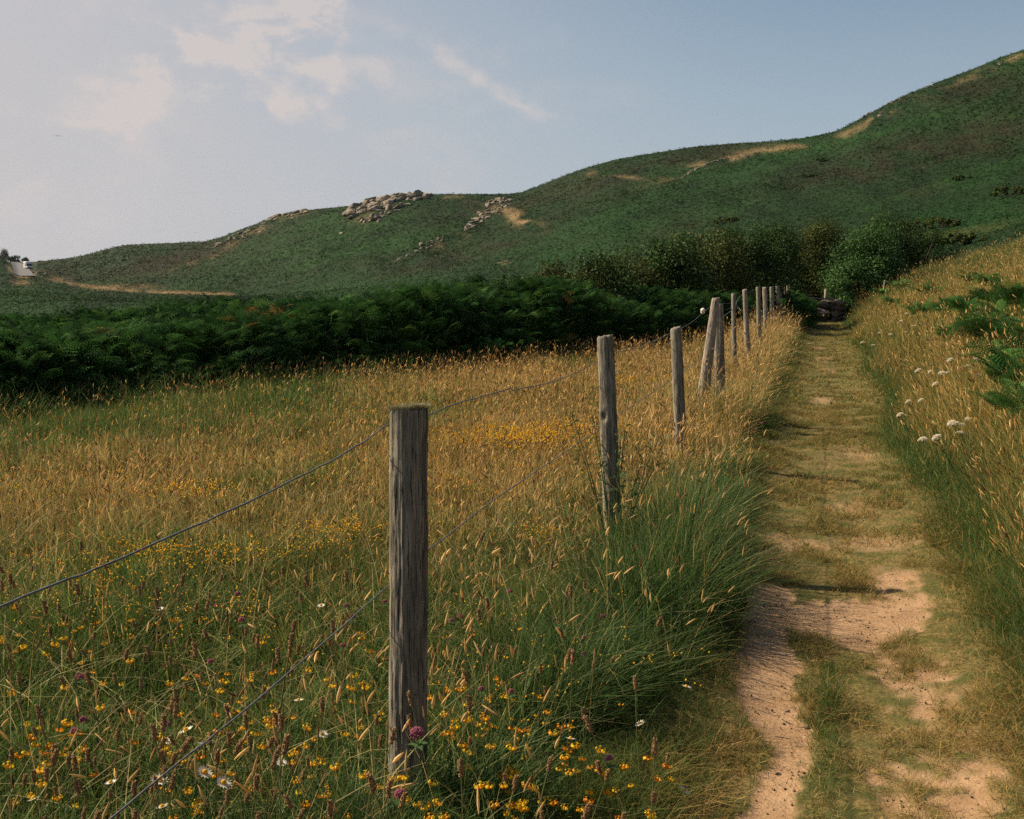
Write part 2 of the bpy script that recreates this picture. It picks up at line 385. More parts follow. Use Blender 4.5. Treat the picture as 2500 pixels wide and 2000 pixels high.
def path_mat():
    m, t, out = new_mat('trodden_soil'); a = t.new('ShaderNodeAttribute'); a.attribute_name = 'dirt'
    g = t.new('ShaderNodeNewGeometry'); P = g.outputs['Position']
    b = t.noise(P, 55, 5, .7); c0 = t.noise(P, 6, 5, .6); d0 = t.noise(t.mapping(P, (1, 1.6, 1)), 160, 3, .6)
    soil = t.mix(t.ramp(c0, .3, .7), (.33, .205, .115), (.44, .285, .165)); soil = t.mix(t.math('MULTIPLY', t.ramp(b, .50, .66), .6), soil, (.22, .13, .065))
    soil = t.mix(t.ramp(d0, .66, .74), soil, (.15, .09, .05))
    thatch = t.mix(t.ramp(b, .35, .65), (.08, .07, .025), (.26, .19, .07)); thatch = t.mix(t.ramp(c0, .42, .60), thatch, (.085, .09, .026))
    c = t.mix(a.outputs['Fac'], thatch, soil)
    p = t.new('ShaderNodeBsdfPrincipled'); p.inputs['Roughness'].default_value = .95; p.inputs['Specular IOR Level'].default_value = .15
    bm = t.new('ShaderNodeBump'); bm.inputs['Strength'].default_value = .7; bm.inputs['Distance'].default_value = .012
    hh = t.math('ADD', b, t.math('MULTIPLY', c0, .8)); t.link(hh, bm.inputs['Height']); t.link(bm.outputs[0], p.inputs['Normal'])
    t.link(c, p.inputs['Base Color']); t.link(p.outputs[0], out.inputs[0]); return m
pth = obj('path', npmesh('path', np.stack([px_, py_, pz], -1).reshape(-1, 3), Qp, smooth=True, extra={'dirt': dm.ravel()}), path_mat())
tag(pth, kind='structure')
def zpath(x, y): return zterr(x, y) + .012

# ------------------------------------------------------------------ plant generators (all numpy, one mesh each)
def blades(P, h, wd, lean_az, lean, c0, c1, segs=3, curve=2.0, yaw=None):
    """grass blades: tapered bent strips"""
    n = len(P); yaw = U(0, 2 * math.pi, n) if yaw is None else yaw
    wx = np.stack([np.cos(yaw), np.sin(yaw), np.zeros(n)], -1)
    ld = np.stack([np.cos(lean_az), np.sin(lean_az), np.zeros(n)], -1)
    V = np.zeros((n, segs + 1, 2, 3), np.float32); Cc = np.zeros((n, segs + 1, 2, 3), np.float32)
    for k in range(segs + 1):
        t = k / segs
        up = h * (t - .35 * lean * t ** 2 * .9)
        ctr = P + ld * (h * lean * t ** curve)[:, None]; ctr = ctr.copy(); ctr[:, 2] += up
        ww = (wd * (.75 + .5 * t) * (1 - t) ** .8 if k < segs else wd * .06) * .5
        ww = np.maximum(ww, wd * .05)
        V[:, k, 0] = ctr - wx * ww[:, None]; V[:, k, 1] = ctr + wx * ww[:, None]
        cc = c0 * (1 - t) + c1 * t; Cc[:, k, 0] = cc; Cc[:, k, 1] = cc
    b = (np.arange(n) * (segs + 1) * 2)[:, None]
    Q = np.concatenate([b + np.array([2 * k, 2 * k + 1, 2 * k + 3, 2 * k + 2]) for k in range(segs)], 0)
    return V.reshape(-1, 3), Q, Cc.reshape(-1, 3)
def heads(P, ax, L, R, col, sides=4, shape=(.25, 1, .75, .12)):
    """small seed heads: closed lofted spikes along axis ax"""
    n = len(P); ax = ax / np.linalg.norm(ax, axis=1)[:, None]
    ref = np.tile(np.array([.31, .95, .02]), (n, 1)); u = np.cross(ax, ref); u /= np.linalg.norm(u, axis=1)[:, None]; v = np.cross(ax, u)
    K = len(shape); V = np.zeros((n, K, sides, 3), np.float32)
    ph = U(0, 6.28, n)
    for k in range(K):
        c = P + ax * (L * k / (K - 1))[:, None]
        for s in range(sides):
            a = ph + 2 * math.pi * s / sides
            V[:, k, s] = c + (u * np.cos(a)[:, None] + v * np.sin(a)[:, None]) * (R * shape[k])[:, None]
    b = (np.arange(n) * K * sides)[:, None]; q = []
    for k in range(K - 1):
        for s in range(sides):
            s2 = (s + 1) % sides; q.append(b + np.array([k * sides + s, k * sides + s2, (k + 1) * sides + s2, (k + 1) * sides + s]))
    if sides == 4: q.append(b + np.array([(K - 1) * 4 + i for i in range(4)]))
    cc = np.repeat(col, K * sides, axis=0)
    return V.reshape(-1, 3), np.concatenate(q, 0), cc
def leaves(P, N, L, Wd, col, axis=None, fold=.15):
    """diamond leaves lying in the plane normal to N"""
    n = len(P); N = N / np.linalg.norm(N, axis=1)[:, None]
    r = rng.normal(size=(n, 3)) if axis is None else axis
    a = r - N * np.sum(r * N, 1)[:, None]; a /= np.linalg.norm(a, axis=1)[:, None] + 1e-9; b = np.cross(N, a)
    V = np.stack([P - a * (L * .5)[:, None], P + b * (Wd * .5)[:, None] + N * (L * fold)[:, None] - a * (L * .08)[:, None], P + a * (L * .5)[:, None], P - b * (Wd * .5)[:, None] + N * (L * fold)[:, None] - a * (L * .08)[:, None]], 1)
    Q = np.arange(n * 4).reshape(n, 4)
    return V.reshape(-1, 3), Q, np.repeat(col, 4, axis=0)
def fronds(P, az, L, col, tilt0, tilt1, M=12, K=3, pet=.35):
    """bracken fronds: arching rachis, paired pinnae, each of K pairs of leaflets"""
    n = len(P); o = np.stack([np.cos(az), np.sin(az), np.zeros(n)], -1); s = np.stack([-np.sin(az), np.cos(az), np.zeros(n)], -1); up = np.array([0, 0, 1.]); ro = rng.normal(0, .45, n)[:, None]; s = s * np.cos(ro) + up * np.sin(ro)
    steps = M + 1; pos = P.copy(); pts = [pos.copy()]; dirs = []
    th0 = tilt0
    d = o * np.cos(np.minimum(th0 + .25, 1.5))[:, None] + up * np.sin(np.minimum(th0 + .25, 1.5))[:, None]
    pos = pos + d * (L * pet)[:, None]; start = pos.copy()
    Vs, Qs, Cs = [], [], []; nv = 0
    def add(V, Q, Cc):
        nonlocal nv
        Vs.append(V); Qs.append(Q + nv); Cs.append(Cc); nv += len(V)
    # stem
    V = np.stack([P - s * .006, P + s * .006, start + s * .004, start - s * .004], 1).reshape(-1, 3)
    add(V, np.arange(n * 4).reshape(n, 4), np.repeat(col * np.array([1.5, 1.2, 1.0]), 4, axis=0))
    prev = pos
    for k in range(M):
        t = k / (M - 1)
        th = th0 * (1 - t) + tilt1 * t
        d = o * np.cos(th)[:, None] + up * np.sin(th)[:, None]
        step = L / M * (1.25 - .5 * t)
        pos = prev + d * step[:, None]; nrm = np.cross(s, d)   # upper side normal
        nrm = np.where(nrm[:, 2:3] < 0, -nrm, nrm)
        pl = L * .40 * (1 - t) ** .75 * U(.8, 1.15, n) + L * .02
        add(np.stack([prev - s * .004, prev + s * .004, pos + s * .003, pos - s * .003], 1).reshape(-1, 3), np.arange(n * 4).reshape(n, 4), np.repeat(col * 1.3, 4, axis=0))
        for sg in (-1, 1):
            pd = s * sg * .88 + d * .42 - up * .10 - nrm * .05; pd /= np.linalg.norm(pd, axis=1)[:, None]
            nn = nrm + s * (sg * .2); nn = nn + rng.normal(size=(n, 3)) * .15
            if K <= 1:
                ctr = pos + pd * (pl * .5)[:, None]
                add(*leaves(ctr, nn, pl, pl * .26, col * U(.8, 1.2, n)[:, None], axis=pd, fold=-.03))
            else:
                for j in range(K):
                    u_ = (j + .5) / K; ll = pl * (.15 if K > 2 else .4) * (1 - u_ * .75) + .004
                    c2 = pos + pd * (pl * u_)[:, None]
                    q = np.cross(nn, pd); q /= np.linalg.norm(q, axis=1)[:, None]
                    # one chevron leaf crossing the pinna axis
                    V = np.stack([c2 - pd * (pl * .42 / K)[:, None], c2 + q * (ll)[:, None] + pd * (pl * .5 / K)[:, None], c2 + pd * (pl * .55 / K)[:, None], c2 - q * (ll)[:, None] + pd * (pl * .5 / K)[:, None]], 1).reshape(-1, 3)
                    add(V, np.arange(n * 4).reshape(n, 4), np.repeat(col * U(.8, 1.2, n)[:, None], 4, axis=0))
        prev = pos
    return np.concatenate(Vs), np.concatenate(Qs), np.concatenate(Cs)
class Bag:
    def __init__(s): s.V, s.Q, s.C, s.n = [], [], [], 0
    def add(s, V, Q, Cc): s.V.append(V); s.Q.append(Q + s.n); s.C.append(np.broadcast_to(Cc, (len(V), 3))); s.n += len(V)
    def build(s, name, mat, smooth=False, parent=None):
        return obj(name, npmesh(name, np.concatenate(s.V), np.concatenate(s.Q), col=np.concatenate(s.C), smooth=smooth), mat, parent)
def pick(cols, wts, n, jit=.18):
    cols = np.array(cols); i = rng.choice(len(cols), n, p=np.array(wts) / sum(wts)); return cols[i] * U(1 - jit, 1 + jit, n)[:, None]
def infr(x, y, mar=120, top=0):
    px, py, dep = project(np.stack([x, y, zterr(x, y)], -1)); return (dep > .5) & (px > -mar) & (px < 2500 + mar) & (py < 2000 + 420)
def scatter(n, x0, x1, y0, y1):
    x = U(x0, x1, n); y = U(y0, y1, n); k = infr(x, y); return x[k], y[k]
def behind_front(x, y):
    a, r = polar(x, y); return r - front_r(a)
def XYZ(x, y, dz=0): return np.stack([x, y, zterr(x, y) + dz], -1)

GREEN = [(.060, .130, .024), (.095, .165, .030), (.045, .10, .024), (.16, .21, .045)]
STRAW = [(.68, .47, .17), (.80, .59, .24), (.56, .34, .115), (.44, .25, .09)]
RUST = [(.22, .12, .06), (.18, .09, .045), (.30, .16, .075)]

def goldness(x, y):
    """how dry the sward is; field left of the fence"""
    px, py, dep = project(XYZ(x, y))
    n = fbm(x * .55, y * .35, 11, 4)
    g = .07 + .90 * sstep(dep, 4.2, 7.6) * (1 - .25 * sstep(dep, 18, 30))
    g = g * sstep(n, .14, .45) ** .6 + (n - .5) * .45
    bf = behind_front(x, y)
    g = g * (1 - .85 * sstep(bf, -6.5, -1.2) * (1 - sstep(px, 450, 950)))
    g = g - .35 * np.exp(-((px - 1480) / 130) ** 2 - ((py - 1250) / 130) ** 2)
    return np.clip(g, .02, 1)

# ------------------------------------------------------------------ the meadow
def meadow():
    B = Bag()
    def layer(n, y0, y1, xl, hmin, hmax, wmin, wmax, segs):
        x, y = scatter(n, xl, -.62, y0, y1)
        k = (behind_front(x, y) < .4); x, y = x[k], y[k]
        # verge beside the path is handled separately
        k = (x < -1.0 + .12 * np.sin(y * 2)) & (np.hypot(x + 1.20, (y - 3.00) * .8) > .13); x, y = x[k], y[k]
        m = len(x); g = goldness(x, y); r = U(0, 1, m)
        isg = r < g * .74
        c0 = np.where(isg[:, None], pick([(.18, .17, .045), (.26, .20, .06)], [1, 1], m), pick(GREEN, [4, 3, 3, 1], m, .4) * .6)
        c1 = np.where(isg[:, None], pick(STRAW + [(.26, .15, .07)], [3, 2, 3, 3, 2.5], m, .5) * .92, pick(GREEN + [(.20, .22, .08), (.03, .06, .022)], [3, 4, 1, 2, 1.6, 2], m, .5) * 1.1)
        h = U(hmin, hmax, m) * (.5 + 1.0 * fbm(x * 2.6, y * 2.6, 15, 2))
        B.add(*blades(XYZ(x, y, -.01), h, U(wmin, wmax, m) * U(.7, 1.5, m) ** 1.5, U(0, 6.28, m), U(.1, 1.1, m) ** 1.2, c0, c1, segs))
    layer(140000, 1.6, 6.2, -6.2, .10, .27, .0028, .0055, 3)
    x, y = scatter(4200, -4.2, -1.0, 1.6, 6.5); m = len(x)
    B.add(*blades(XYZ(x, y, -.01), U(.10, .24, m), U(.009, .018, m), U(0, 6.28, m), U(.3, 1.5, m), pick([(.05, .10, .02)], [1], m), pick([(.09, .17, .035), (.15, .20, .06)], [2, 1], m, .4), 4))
    x, y = scatter(1500, -4.5, -1.0, 1.6, 7.5); m = len(x)
    B.add(*blades(XYZ(x, y, 0), U(.25, .5, m), U(.003, .005, m), U(0, 6.28, m), U(.6, 1.7, m), pick([(.55, .46, .22)], [1], m), pick([(.62, .50, .24), (.30, .32, .12)], [2, 1], m, .3), 4, 1.5))
    layer(215000, 5.9, 11, -10.5, .12, .30, .004, .007, 2)
    layer(220000, 10.8, 19, -17, .13, .31, .006, .011, 2)
    layer(160000, 18.8, 38, -26, .15, .34, .010, .018, 2)
    return B
tag(meadow().build('meadow_grass', M_grass), 'green and straw coloured meadow grass filling the field left of the fence', 'grass', kind='stuff')

def stems():
    """flowering grasses above the sward"""
    B = Bag()
    def layer(n, y0, y1, xl, wst, hl, hr, dens):
        x, y = scatter(n, xl, -1.02, y0, y1); k = (behind_front(x, y) < .2); x, y = x[k], y[k]
        g = goldness(x, y); k = U(0, 1, len(x)) < (.18 + .82 * g) * dens; x, y, g = x[k], y[k], g[k]
        m = len(x); h = U(.20, .43, m); la = rng.normal(.4, 1.8, m); ln = U(.03, .5, m)
        dry = U(0, 1, m) < .35 + .6 * g
        c = np.where(dry[:, None], pick(STRAW, [2, 2, 2, 1], m), pick([(.13, .15, .05), (.20, .19, .07)], [1, 1], m))
        P = XYZ(x, y)
        B.add(*blades(P, h, np.full(m, wst), la, ln, c * .75, c, 3, 1.8))
        tip = P + np.stack([np.cos(la) * h * ln, np.sin(la) * h * ln, h * (1 - .31 * ln)], -1)
        ax = np.stack([np.cos(la) * ln * 2.2, np.sin(la) * ln * 2.2, np.full(m, .8)], -1) + rng.normal(size=(m, 3)) * .2
        hc = np.where((U(0, 1, m) < .36)[:, None], pick(RUST, [1, 1, 1], m), pick([(.80, .58, .25), (.66, .44, .17), (.48, .30, .12)], [3, 3, 2], m, .3))
        B.add(*heads(tip - ax * (hl * .3), ax, U(.6, 1.3, m) * hl, U(.7, 1.2, m) * hr, hc))
    layer(10500, 1.6, 6.2, -6.2, .0022, .045, .0034, .55)
    layer(22000, 6.0, 11, -10.5, .003, .045, .0038, .55)
    layer(42000, 10.8, 19, -17, .004, .05, .005, .55)
    layer(46000, 18.8, 38, -26, .006, .065, .0075, .55)
    return B
tag(stems().build('flowering_grass', M_grass), 'thin straw coloured flowering grass stems with seed heads standing over the meadow', 'grass', kind='stuff')

def verge():
    """tall growth between fence and path"""
    B = Bag()
    for (n, y0, y1, w0, w1, segs) in [(46000, 1.8, 8, .003, .007, 4), (42000, 8, 16, .005, .010, 3), (36000, 16, 36, .010, .018, 2)]:
        x, y = scatter(n, -1.75, -.15, y0, y1)
        edge = np.interp(y, [2, 3.2, 4.2, 4.9, 5.6, 8, 12, 36], [-.62, -.60, -.54, -.40, -.36, -.50, -.64, -.62]) + .06 * np.sin(y * 1.7) + .14 * (fbm(y * 1.1, y * 0 + 3, 51, 2) - .5)
        k = x < edge + U(-.08, .06, len(x)); x, y, edge = x[k], y[k], edge[k]; m = len(x)
        lush = np.exp(-((y - 5.6) / 1.5) ** 2) * sstep(x, -1.2, -.8)
        g = np.clip(sstep(y, 6.6, 10) * .8 + (fbm(x * 2, y, 53, 2) - .5) * .7, 0.04, 1) * (1 - .45 * sstep(x, -.85, -.6))
        isg = U(0, 1, m) < g * .75
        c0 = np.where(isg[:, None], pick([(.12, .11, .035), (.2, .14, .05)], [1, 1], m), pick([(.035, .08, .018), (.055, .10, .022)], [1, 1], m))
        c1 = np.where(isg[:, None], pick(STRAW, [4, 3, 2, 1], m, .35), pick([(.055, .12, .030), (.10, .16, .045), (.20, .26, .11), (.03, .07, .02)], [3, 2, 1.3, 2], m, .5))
        h = (.22 + .34 * lush + .16 * sstep(y, 8, 12)) * U(.6, 1.25, m) * (1 - .55 * sstep(x, edge - .25, edge + .05)) * (.7 + .6 * fbm(x * 2, y * 2, 54, 2))
        tu = fbm(x * 3.2, y * 3.2, 57, 2); la = tu * 18 + rng.normal(0, .9, m); h = h * (.55 + .9 * fbm(x * 4, y * 4, 58, 2)) * (1 - .45 * (1 - sstep(np.hypot(x + 1.15, y - 6.0), .15, .55)))
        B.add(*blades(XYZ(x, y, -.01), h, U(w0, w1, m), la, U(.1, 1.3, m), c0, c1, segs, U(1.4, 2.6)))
        if y0 < 10:
            j = rng.choice(m, m // 22, replace=False); mj = len(j)      # broad dock and plantain leaves among the blades
            B.add(*blades(XYZ(x[j], y[j], -.01), h[j] * U(.5, .95, mj), U(.010, .022, mj), U(0, 6.28, mj), U(.3, 1.5, mj), pick([(.04, .09, .02)], [1], mj), pick([(.08, .16, .035), (.13, .19, .06)], [2, 1], mj, .4), 4))
        if y0 < 3:
            j = rng.choice(m, 1500, replace=False); mj = 1500
            B.add(*blades(XYZ(x[j], y[j], 0), h[j] * U(.9, 1.7, mj), U(.0022, .004, mj), U(0, 6.28, mj), U(.3, 1.6, mj), pick([(.20, .22, .08)], [1], mj), pick([(.50, .46, .24), (.26, .32, .14), (.60, .44, .20)], [2, 2, 1], mj, .3), 5, 1.6))
        ns = m // (60 if y0 < 3 else 26 if y0 < 10 else 16); i = rng.choice(m, ns, replace=False); P = XYZ(x[i], y[i]); hh = h[i] * 1.15 + .14; la = rng.normal(.2, 1.8, ns); ln = U(.05, .6, ns)
        dry = (U(0, 1, ns) < .4 + .5 * g[i])[:, None]
        c = np.where(dry, pick(STRAW, [2, 2, 1, 1], ns), pick([(.10, .15, .05)], [1], ns))
        B.add(*blades(P, hh, np.full(ns, w0 * .8), la, ln, c * .7, c, 3, 1.8))
        tip = P + np.stack([np.cos(la) * hh * ln, np.sin(la) * hh * ln, hh * (1 - .31 * ln)], -1); ax = np.stack([np.cos(la) * ln * 1.6, np.sin(la) * ln * 1.6, np.full(ns, .85)], -1)
        sc = w0 / .003
        ax = ax + rng.normal(size=ax.shape) * .25; B.add(*heads(tip - ax * .02, ax, U(.035, .065, ns) * (1 + .15 * (sc - 1)), U(.003, .0055, ns) * (1 + .25 * (sc - 1)), pick([(.66, .48, .23), (.55, .38, .17), (.36, .22, .10)], [3, 3, 1], ns, .3)))
    return B
tag(verge().build('verge_grass', M_grass), 'tall tangled grass along the fence foot, golden far off and dark green nearby', 'grass', kind='stuff')

def bank():
    B = Bag()
    for (n, x1, y0, y1, w0, w1, segs) in [(60000, 2.4, 2.4, 8, .003, .006, 4), (70000, 4.5, 8, 16, .005, .009, 3), (90000, 9, 16, 42, .010, .018, 2)]:
        x, y = scatter(n, .45, x1, y0, y1)
        edge = .60 + .12 * np.sin(y * .9 + 1) + .25 * (1 - sstep(y, 4, 7)) + .1 * sstep(y, 14, 24) * -1
        k = x > edge + U(-.12, .10, len(x)); x, y, edge = x[k], y[k], edge[k]
        px, py, dep = project(XYZ(x, y))
        top = np.interp(px, [2000, 2120, 2200, 2350, 2500, 2700], [760, 725, 690, 640, 590, 560])
        k = (py > top + 4); x, y, edge, px, py = x[k], y[k], edge[k], px[k], py[k]; m = len(x)
        nn = fbm(x * .9, y * .5, 61, 3)
        g = np.clip(sstep(y, 5.0, 8.0) * .85 * sstep(x, edge + .05, edge + .5) + .12 + (nn - .5) * 1.3, .03, 1) * (1 - .5 * sstep(y, 28, 40))
        isg = U(0, 1, m) < g * .62
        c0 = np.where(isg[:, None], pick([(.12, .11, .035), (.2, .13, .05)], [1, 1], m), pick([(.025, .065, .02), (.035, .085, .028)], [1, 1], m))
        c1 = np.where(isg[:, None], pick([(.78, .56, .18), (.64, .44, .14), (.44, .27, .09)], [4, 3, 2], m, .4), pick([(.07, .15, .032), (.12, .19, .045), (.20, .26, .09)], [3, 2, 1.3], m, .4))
        h = U(.22, .55, m) * (.15 + .85 * sstep(x, edge - .05, edge + .55)) * (.7 + .6 * fbm(x * 1.5, y * 1.5, 64, 2))
        la = np.where(U(0, 1, m) < .4, rng.normal(math.pi * .95, .7, m), U(0, 6.28, m))
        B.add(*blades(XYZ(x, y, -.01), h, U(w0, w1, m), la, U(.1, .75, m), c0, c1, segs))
        ns = m // 19; i = rng.choice(m, ns, replace=False); i = i[x[i] > edge[i] + .25]; ns = len(i)
        P = XYZ(x[i], y[i]); hh = U(.36, .66, ns) * (.35 + .65 * sstep(x[i], edge[i], edge[i] + .9)); la = rng.normal(math.pi * .95, 1.1, ns); ln = U(.08, .6, ns)
        c = pick([(.38, .27, .11), (.30, .24, .09), (.16, .18, .06)], [2, 2, 2], ns)
        B.add(*blades(P, hh, np.full(ns, w0 * .7), la, ln, c * .7, c, 3, 1.8))
        tip = P + np.stack([np.cos(la) * hh * ln, np.sin(la) * hh * ln, hh * (1 - .31 * ln)], -1); ax = np.stack([np.cos(la) * ln * 1.6, np.sin(la) * ln * 1.6, np.full(ns, .85)], -1)
        hc = np.where((U(0, 1, ns) < .25)[:, None], pick([(.2, .085, .045)], [1], ns), pick([(.84, .62, .28), (.72, .50, .20), (.52, .33, .13)], [3, 3, 2], ns, .3))
        sc = w0 / .003
        ax = ax + rng.normal(size=ax.shape) * .25; B.add(*heads(tip - ax * .02, ax, U(.035, .07, ns) * (1 + .12 * (sc - 1)), U(.003, .0055, ns) * (1 + .22 * (sc - 1)), hc))
    return B
tag(bank().build('bank_grass', M_grass), 'tall golden grass with ripe heads on the sloping bank right of the path', 'grass', kind='stuff')

def pathgrass():
    B = Bag()
    for (n, y0, y1, w0, w1) in [(170000, 2.2, 6.5, .0018, .0036), (150000, 6.5, 14, .003, .006), (90000, 14, 34, .007, .013)]:
        x, y = scatter(n, -.85, 1.25, y0, y1)
        d = dirt_mask(x, y); e = sstep(np.abs(x - .12), .40, .72)
        tuft = sstep(fbm(x * 6, y * 4, 81, 3), .42, .62)
        strip = np.exp(-((x - .055) / .055) ** 2) * (y < 4.7) * sstep(fbm(x * 3, y * 2.4, 85, 2), .32, .55)   # tufts along the middle
        foot = (1 - sstep(x, -.36, -.24)) * (1 - sstep(y, 4.9, 5.4))
        dens = np.clip((1 - d) * (.35 + .65 * np.maximum(tuft, e)) + strip + .010, 0, 1) * (.6 + .4 * sstep(y, 2.5, 5))
        dens = np.maximum(dens, foot * .9); k = U(0, 1, len(x)) < dens; x, y, e, tuft, strip, foot = x[k], y[k], e[k], tuft[k], strip[k], foot[k]; m = len(x)
        dry = U(0, 1, m) < (.66 - .28 * foot - .12 * sstep(y, 6, 7) - .40 * e - .45 * strip + .25 * (fbm(x * 2, y * .9, 82, 3) - .5) * 2)
        c0 = np.where(dry[:, None], pick([(.26, .18, .06), (.34, .23, .08)], [1, 1], m, .4), pick([(.045, .085, .018), (.07, .11, .024)], [1, 1], m, .4))
        c1 = np.where(dry[:, None], pick([(.66, .46, .17), (.46, .29, .10), (.26, .16, .06)], [1, 1, .8], m, .4), pick([(.08, .14, .028), (.16, .21, .05), (.045, .08, .02)], [1, 1, .8], m, .4))
        h = U(.018, .055, m) * (1 + 1.0 * e + .9 * strip + .9 * foot * fbm(x * 9, y * 9, 88, 2)) * (.6 + .8 * tuft)
        B.add(*blades(np.stack([x, y, zpath(x, y)], -1), h, U(w0, w1, m), U(0, 6.28, m), U(.3, 1.3, m) * (1 + dry * .6), c0, c1, 2, 1.5))
    # cut straw lying on the soil
    x, y = scatter(30000, -.5, .95, 2.2, 12); k = U(0, 1, len(x)) < .12 + .88 * sstep(x, .1, .25) * sstep(fbm(x * 7, y * 7, 86, 2), .35, .6); x, y = x[k], y[k]; m = len(x); a = U(0, 6.28, m); L = U(.008, .035, m)
    P = np.stack([x, y, zpath(x, y) + .006], -1)
    B.add(*blades(P, L * .12, U(.0012, .0024, m), a, U(6, 9, m), pick(STRAW, [1, 1, 2, 3], m, .4) * .8, pick(STRAW, [1, 1, 2, 3], m, .4) * .8, 2, 1.0, yaw=a + 1.57))
    return B
tag(pathgrass().build('path_turf', M_grass), 'short trodden green and yellow turf creeping over the bare path', 'grass', kind='stuff')

# ------------------------------------------------------------------ bracken belt behind the field
FRONT_H = ([-900, 0, 300, 650, 1000, 1300, 1500, 1700, 1900, 2000], [.82, .82, .82, .92, 1.14, 1.25, 1.1, .9, .8, .6])
def bracken_belt():
    B = Bag()
    N = 30000
    c = U(-160, 1960, N); fy = np.interp(c, [p[0] for p in FRONT], [p[1] for p in FRONT])
    P0 = np.array([ground_hit0(a, b) for a, b in zip(c, fy)])
    off = U(0, 1, N) ** 1.5 * np.interp(c, [1200, 1600], [5.0, 2.6]); r0 = np.hypot(P0[:, 0], P0[:, 1]); P = P0 * ((r0 + off) / r0)[:, None]
    P += np.stack([U(-.4, .4, N), U(-.3, .3, N), np.zeros(N)], -1)
    H = np.interp(c, *FRONT_H); H = H * (.70 + .60 * fbm(P[:, 0] * .5, P[:, 1] * .5, 101, 3))
    lvl = U(.0, 1, N) ** .6; lvl = np.where(off > 1.6, np.maximum(lvl, .75), lvl) * sstep(off, -.6, .9)
    L = U(.20, .42, N)
    base = P.copy(); base[:, 2] = zterr(P[:, 0], P[:, 1]) + np.maximum(H * lvl - L * .55, 0)
    toc = math.atan2(-cH.y, -cH.x)
    az = np.where(U(0, 1, N) < .6, rng.normal(toc, .9, N), U(0, 6.28, N))
    col = pick([(.024, .066, .018), (.036, .095, .023), (.020, .052, .016), (.065, .135, .032)], [4, 3, 3, 1.2], N) * (.8 + .5 * fbm(P[:, 0] * .8, P[:, 1] * .8, 103, 2))[:, None]
    # russet fronds on the crest
    pxx, pyy, _ = project(base)
    rus = np.zeros(N)
    for (q, s_) in [(195, 18), (250, 12), (605, 30), (685, 34)]: rus = np.maximum(rus, np.exp(-((pxx - q) / s_) ** 2))
    rr = (U(0, 1, N) < rus * .35) & (lvl > .88) & (off < 2.2) | ((np.abs(pxx - 1388) < 7) & (off < .6) & (U(0, 1, N) < .5))
    col = np.where(rr[:, None], pick([(.30, .17, .055), (.20, .13, .045)], [1, 1], N), col); L = L * np.where(rr, .7, 1)
    base[:, 2] += rr * .08
    t0 = U(.6, 1.4, N); t1 = U(-1.0, .3, N)
    nearm = off < 2.2
    B.add(*fronds(base[nearm], az[nearm], L[nearm], col[nearm], t0[nearm], t1[nearm], M=9, K=4))
    f = ~nearm; B.add(*fronds(base[f], az[f], L[f], col[f], t0[f], t1[f], M=8, K=2))
    # dark dead litter and stems inside
    n = 9000; j = rng.integers(0, N, n); Q0 = P[j].copy(); Q0[:, 2] = zterr(Q0[:, 0], Q0[:, 1]); h = H[j] * U(.4, .9, n)
    B.add(*blades(Q0, h, U(.008, .02, n), U(0, 6.28, n), U(0, .4, n), pick([(.06, .045, .02), (.03, .05, .018)], [1, 2], n), pick([(.03, .07, .022), (.05, .06, .025)], [2, 1], n), 2))
    # mixed low herbs along the foot, tall pale grass stalks standing in it
    n = 14000; c = U(-150, 1950, n); fy = np.interp(c, [p[0] for p in FRONT], [p[1] for p in FRONT]); P1 = np.array([ground_hit0(a, b) for a, b in zip(c, fy)])
    r0 = np.hypot(P1[:, 0], P1[:, 1]); P1 = P1 * ((r0 + rng.normal(-.25, .45, n)) / r0)[:, None]; P1[:, 2] = zterr(P1[:, 0], P1[:, 1])
    B.add(*blades(P1, U(.2, .5, n), U(.01, .022, n), U(0, 6.28, n), U(.2, .9, n), pick([(.03, .07, .025), (.05, .09, .03)], [1, 1], n), pick([(.05, .11, .035), (.10, .15, .05), (.2, .18, .07)], [3, 2, 1], n), 2))
    return B
tag(bracken_belt().build('bracken_belt', M_frond), 'dense belt of dark green bracken closing off the far edge of the meadow', 'bracken', kind='stuff')

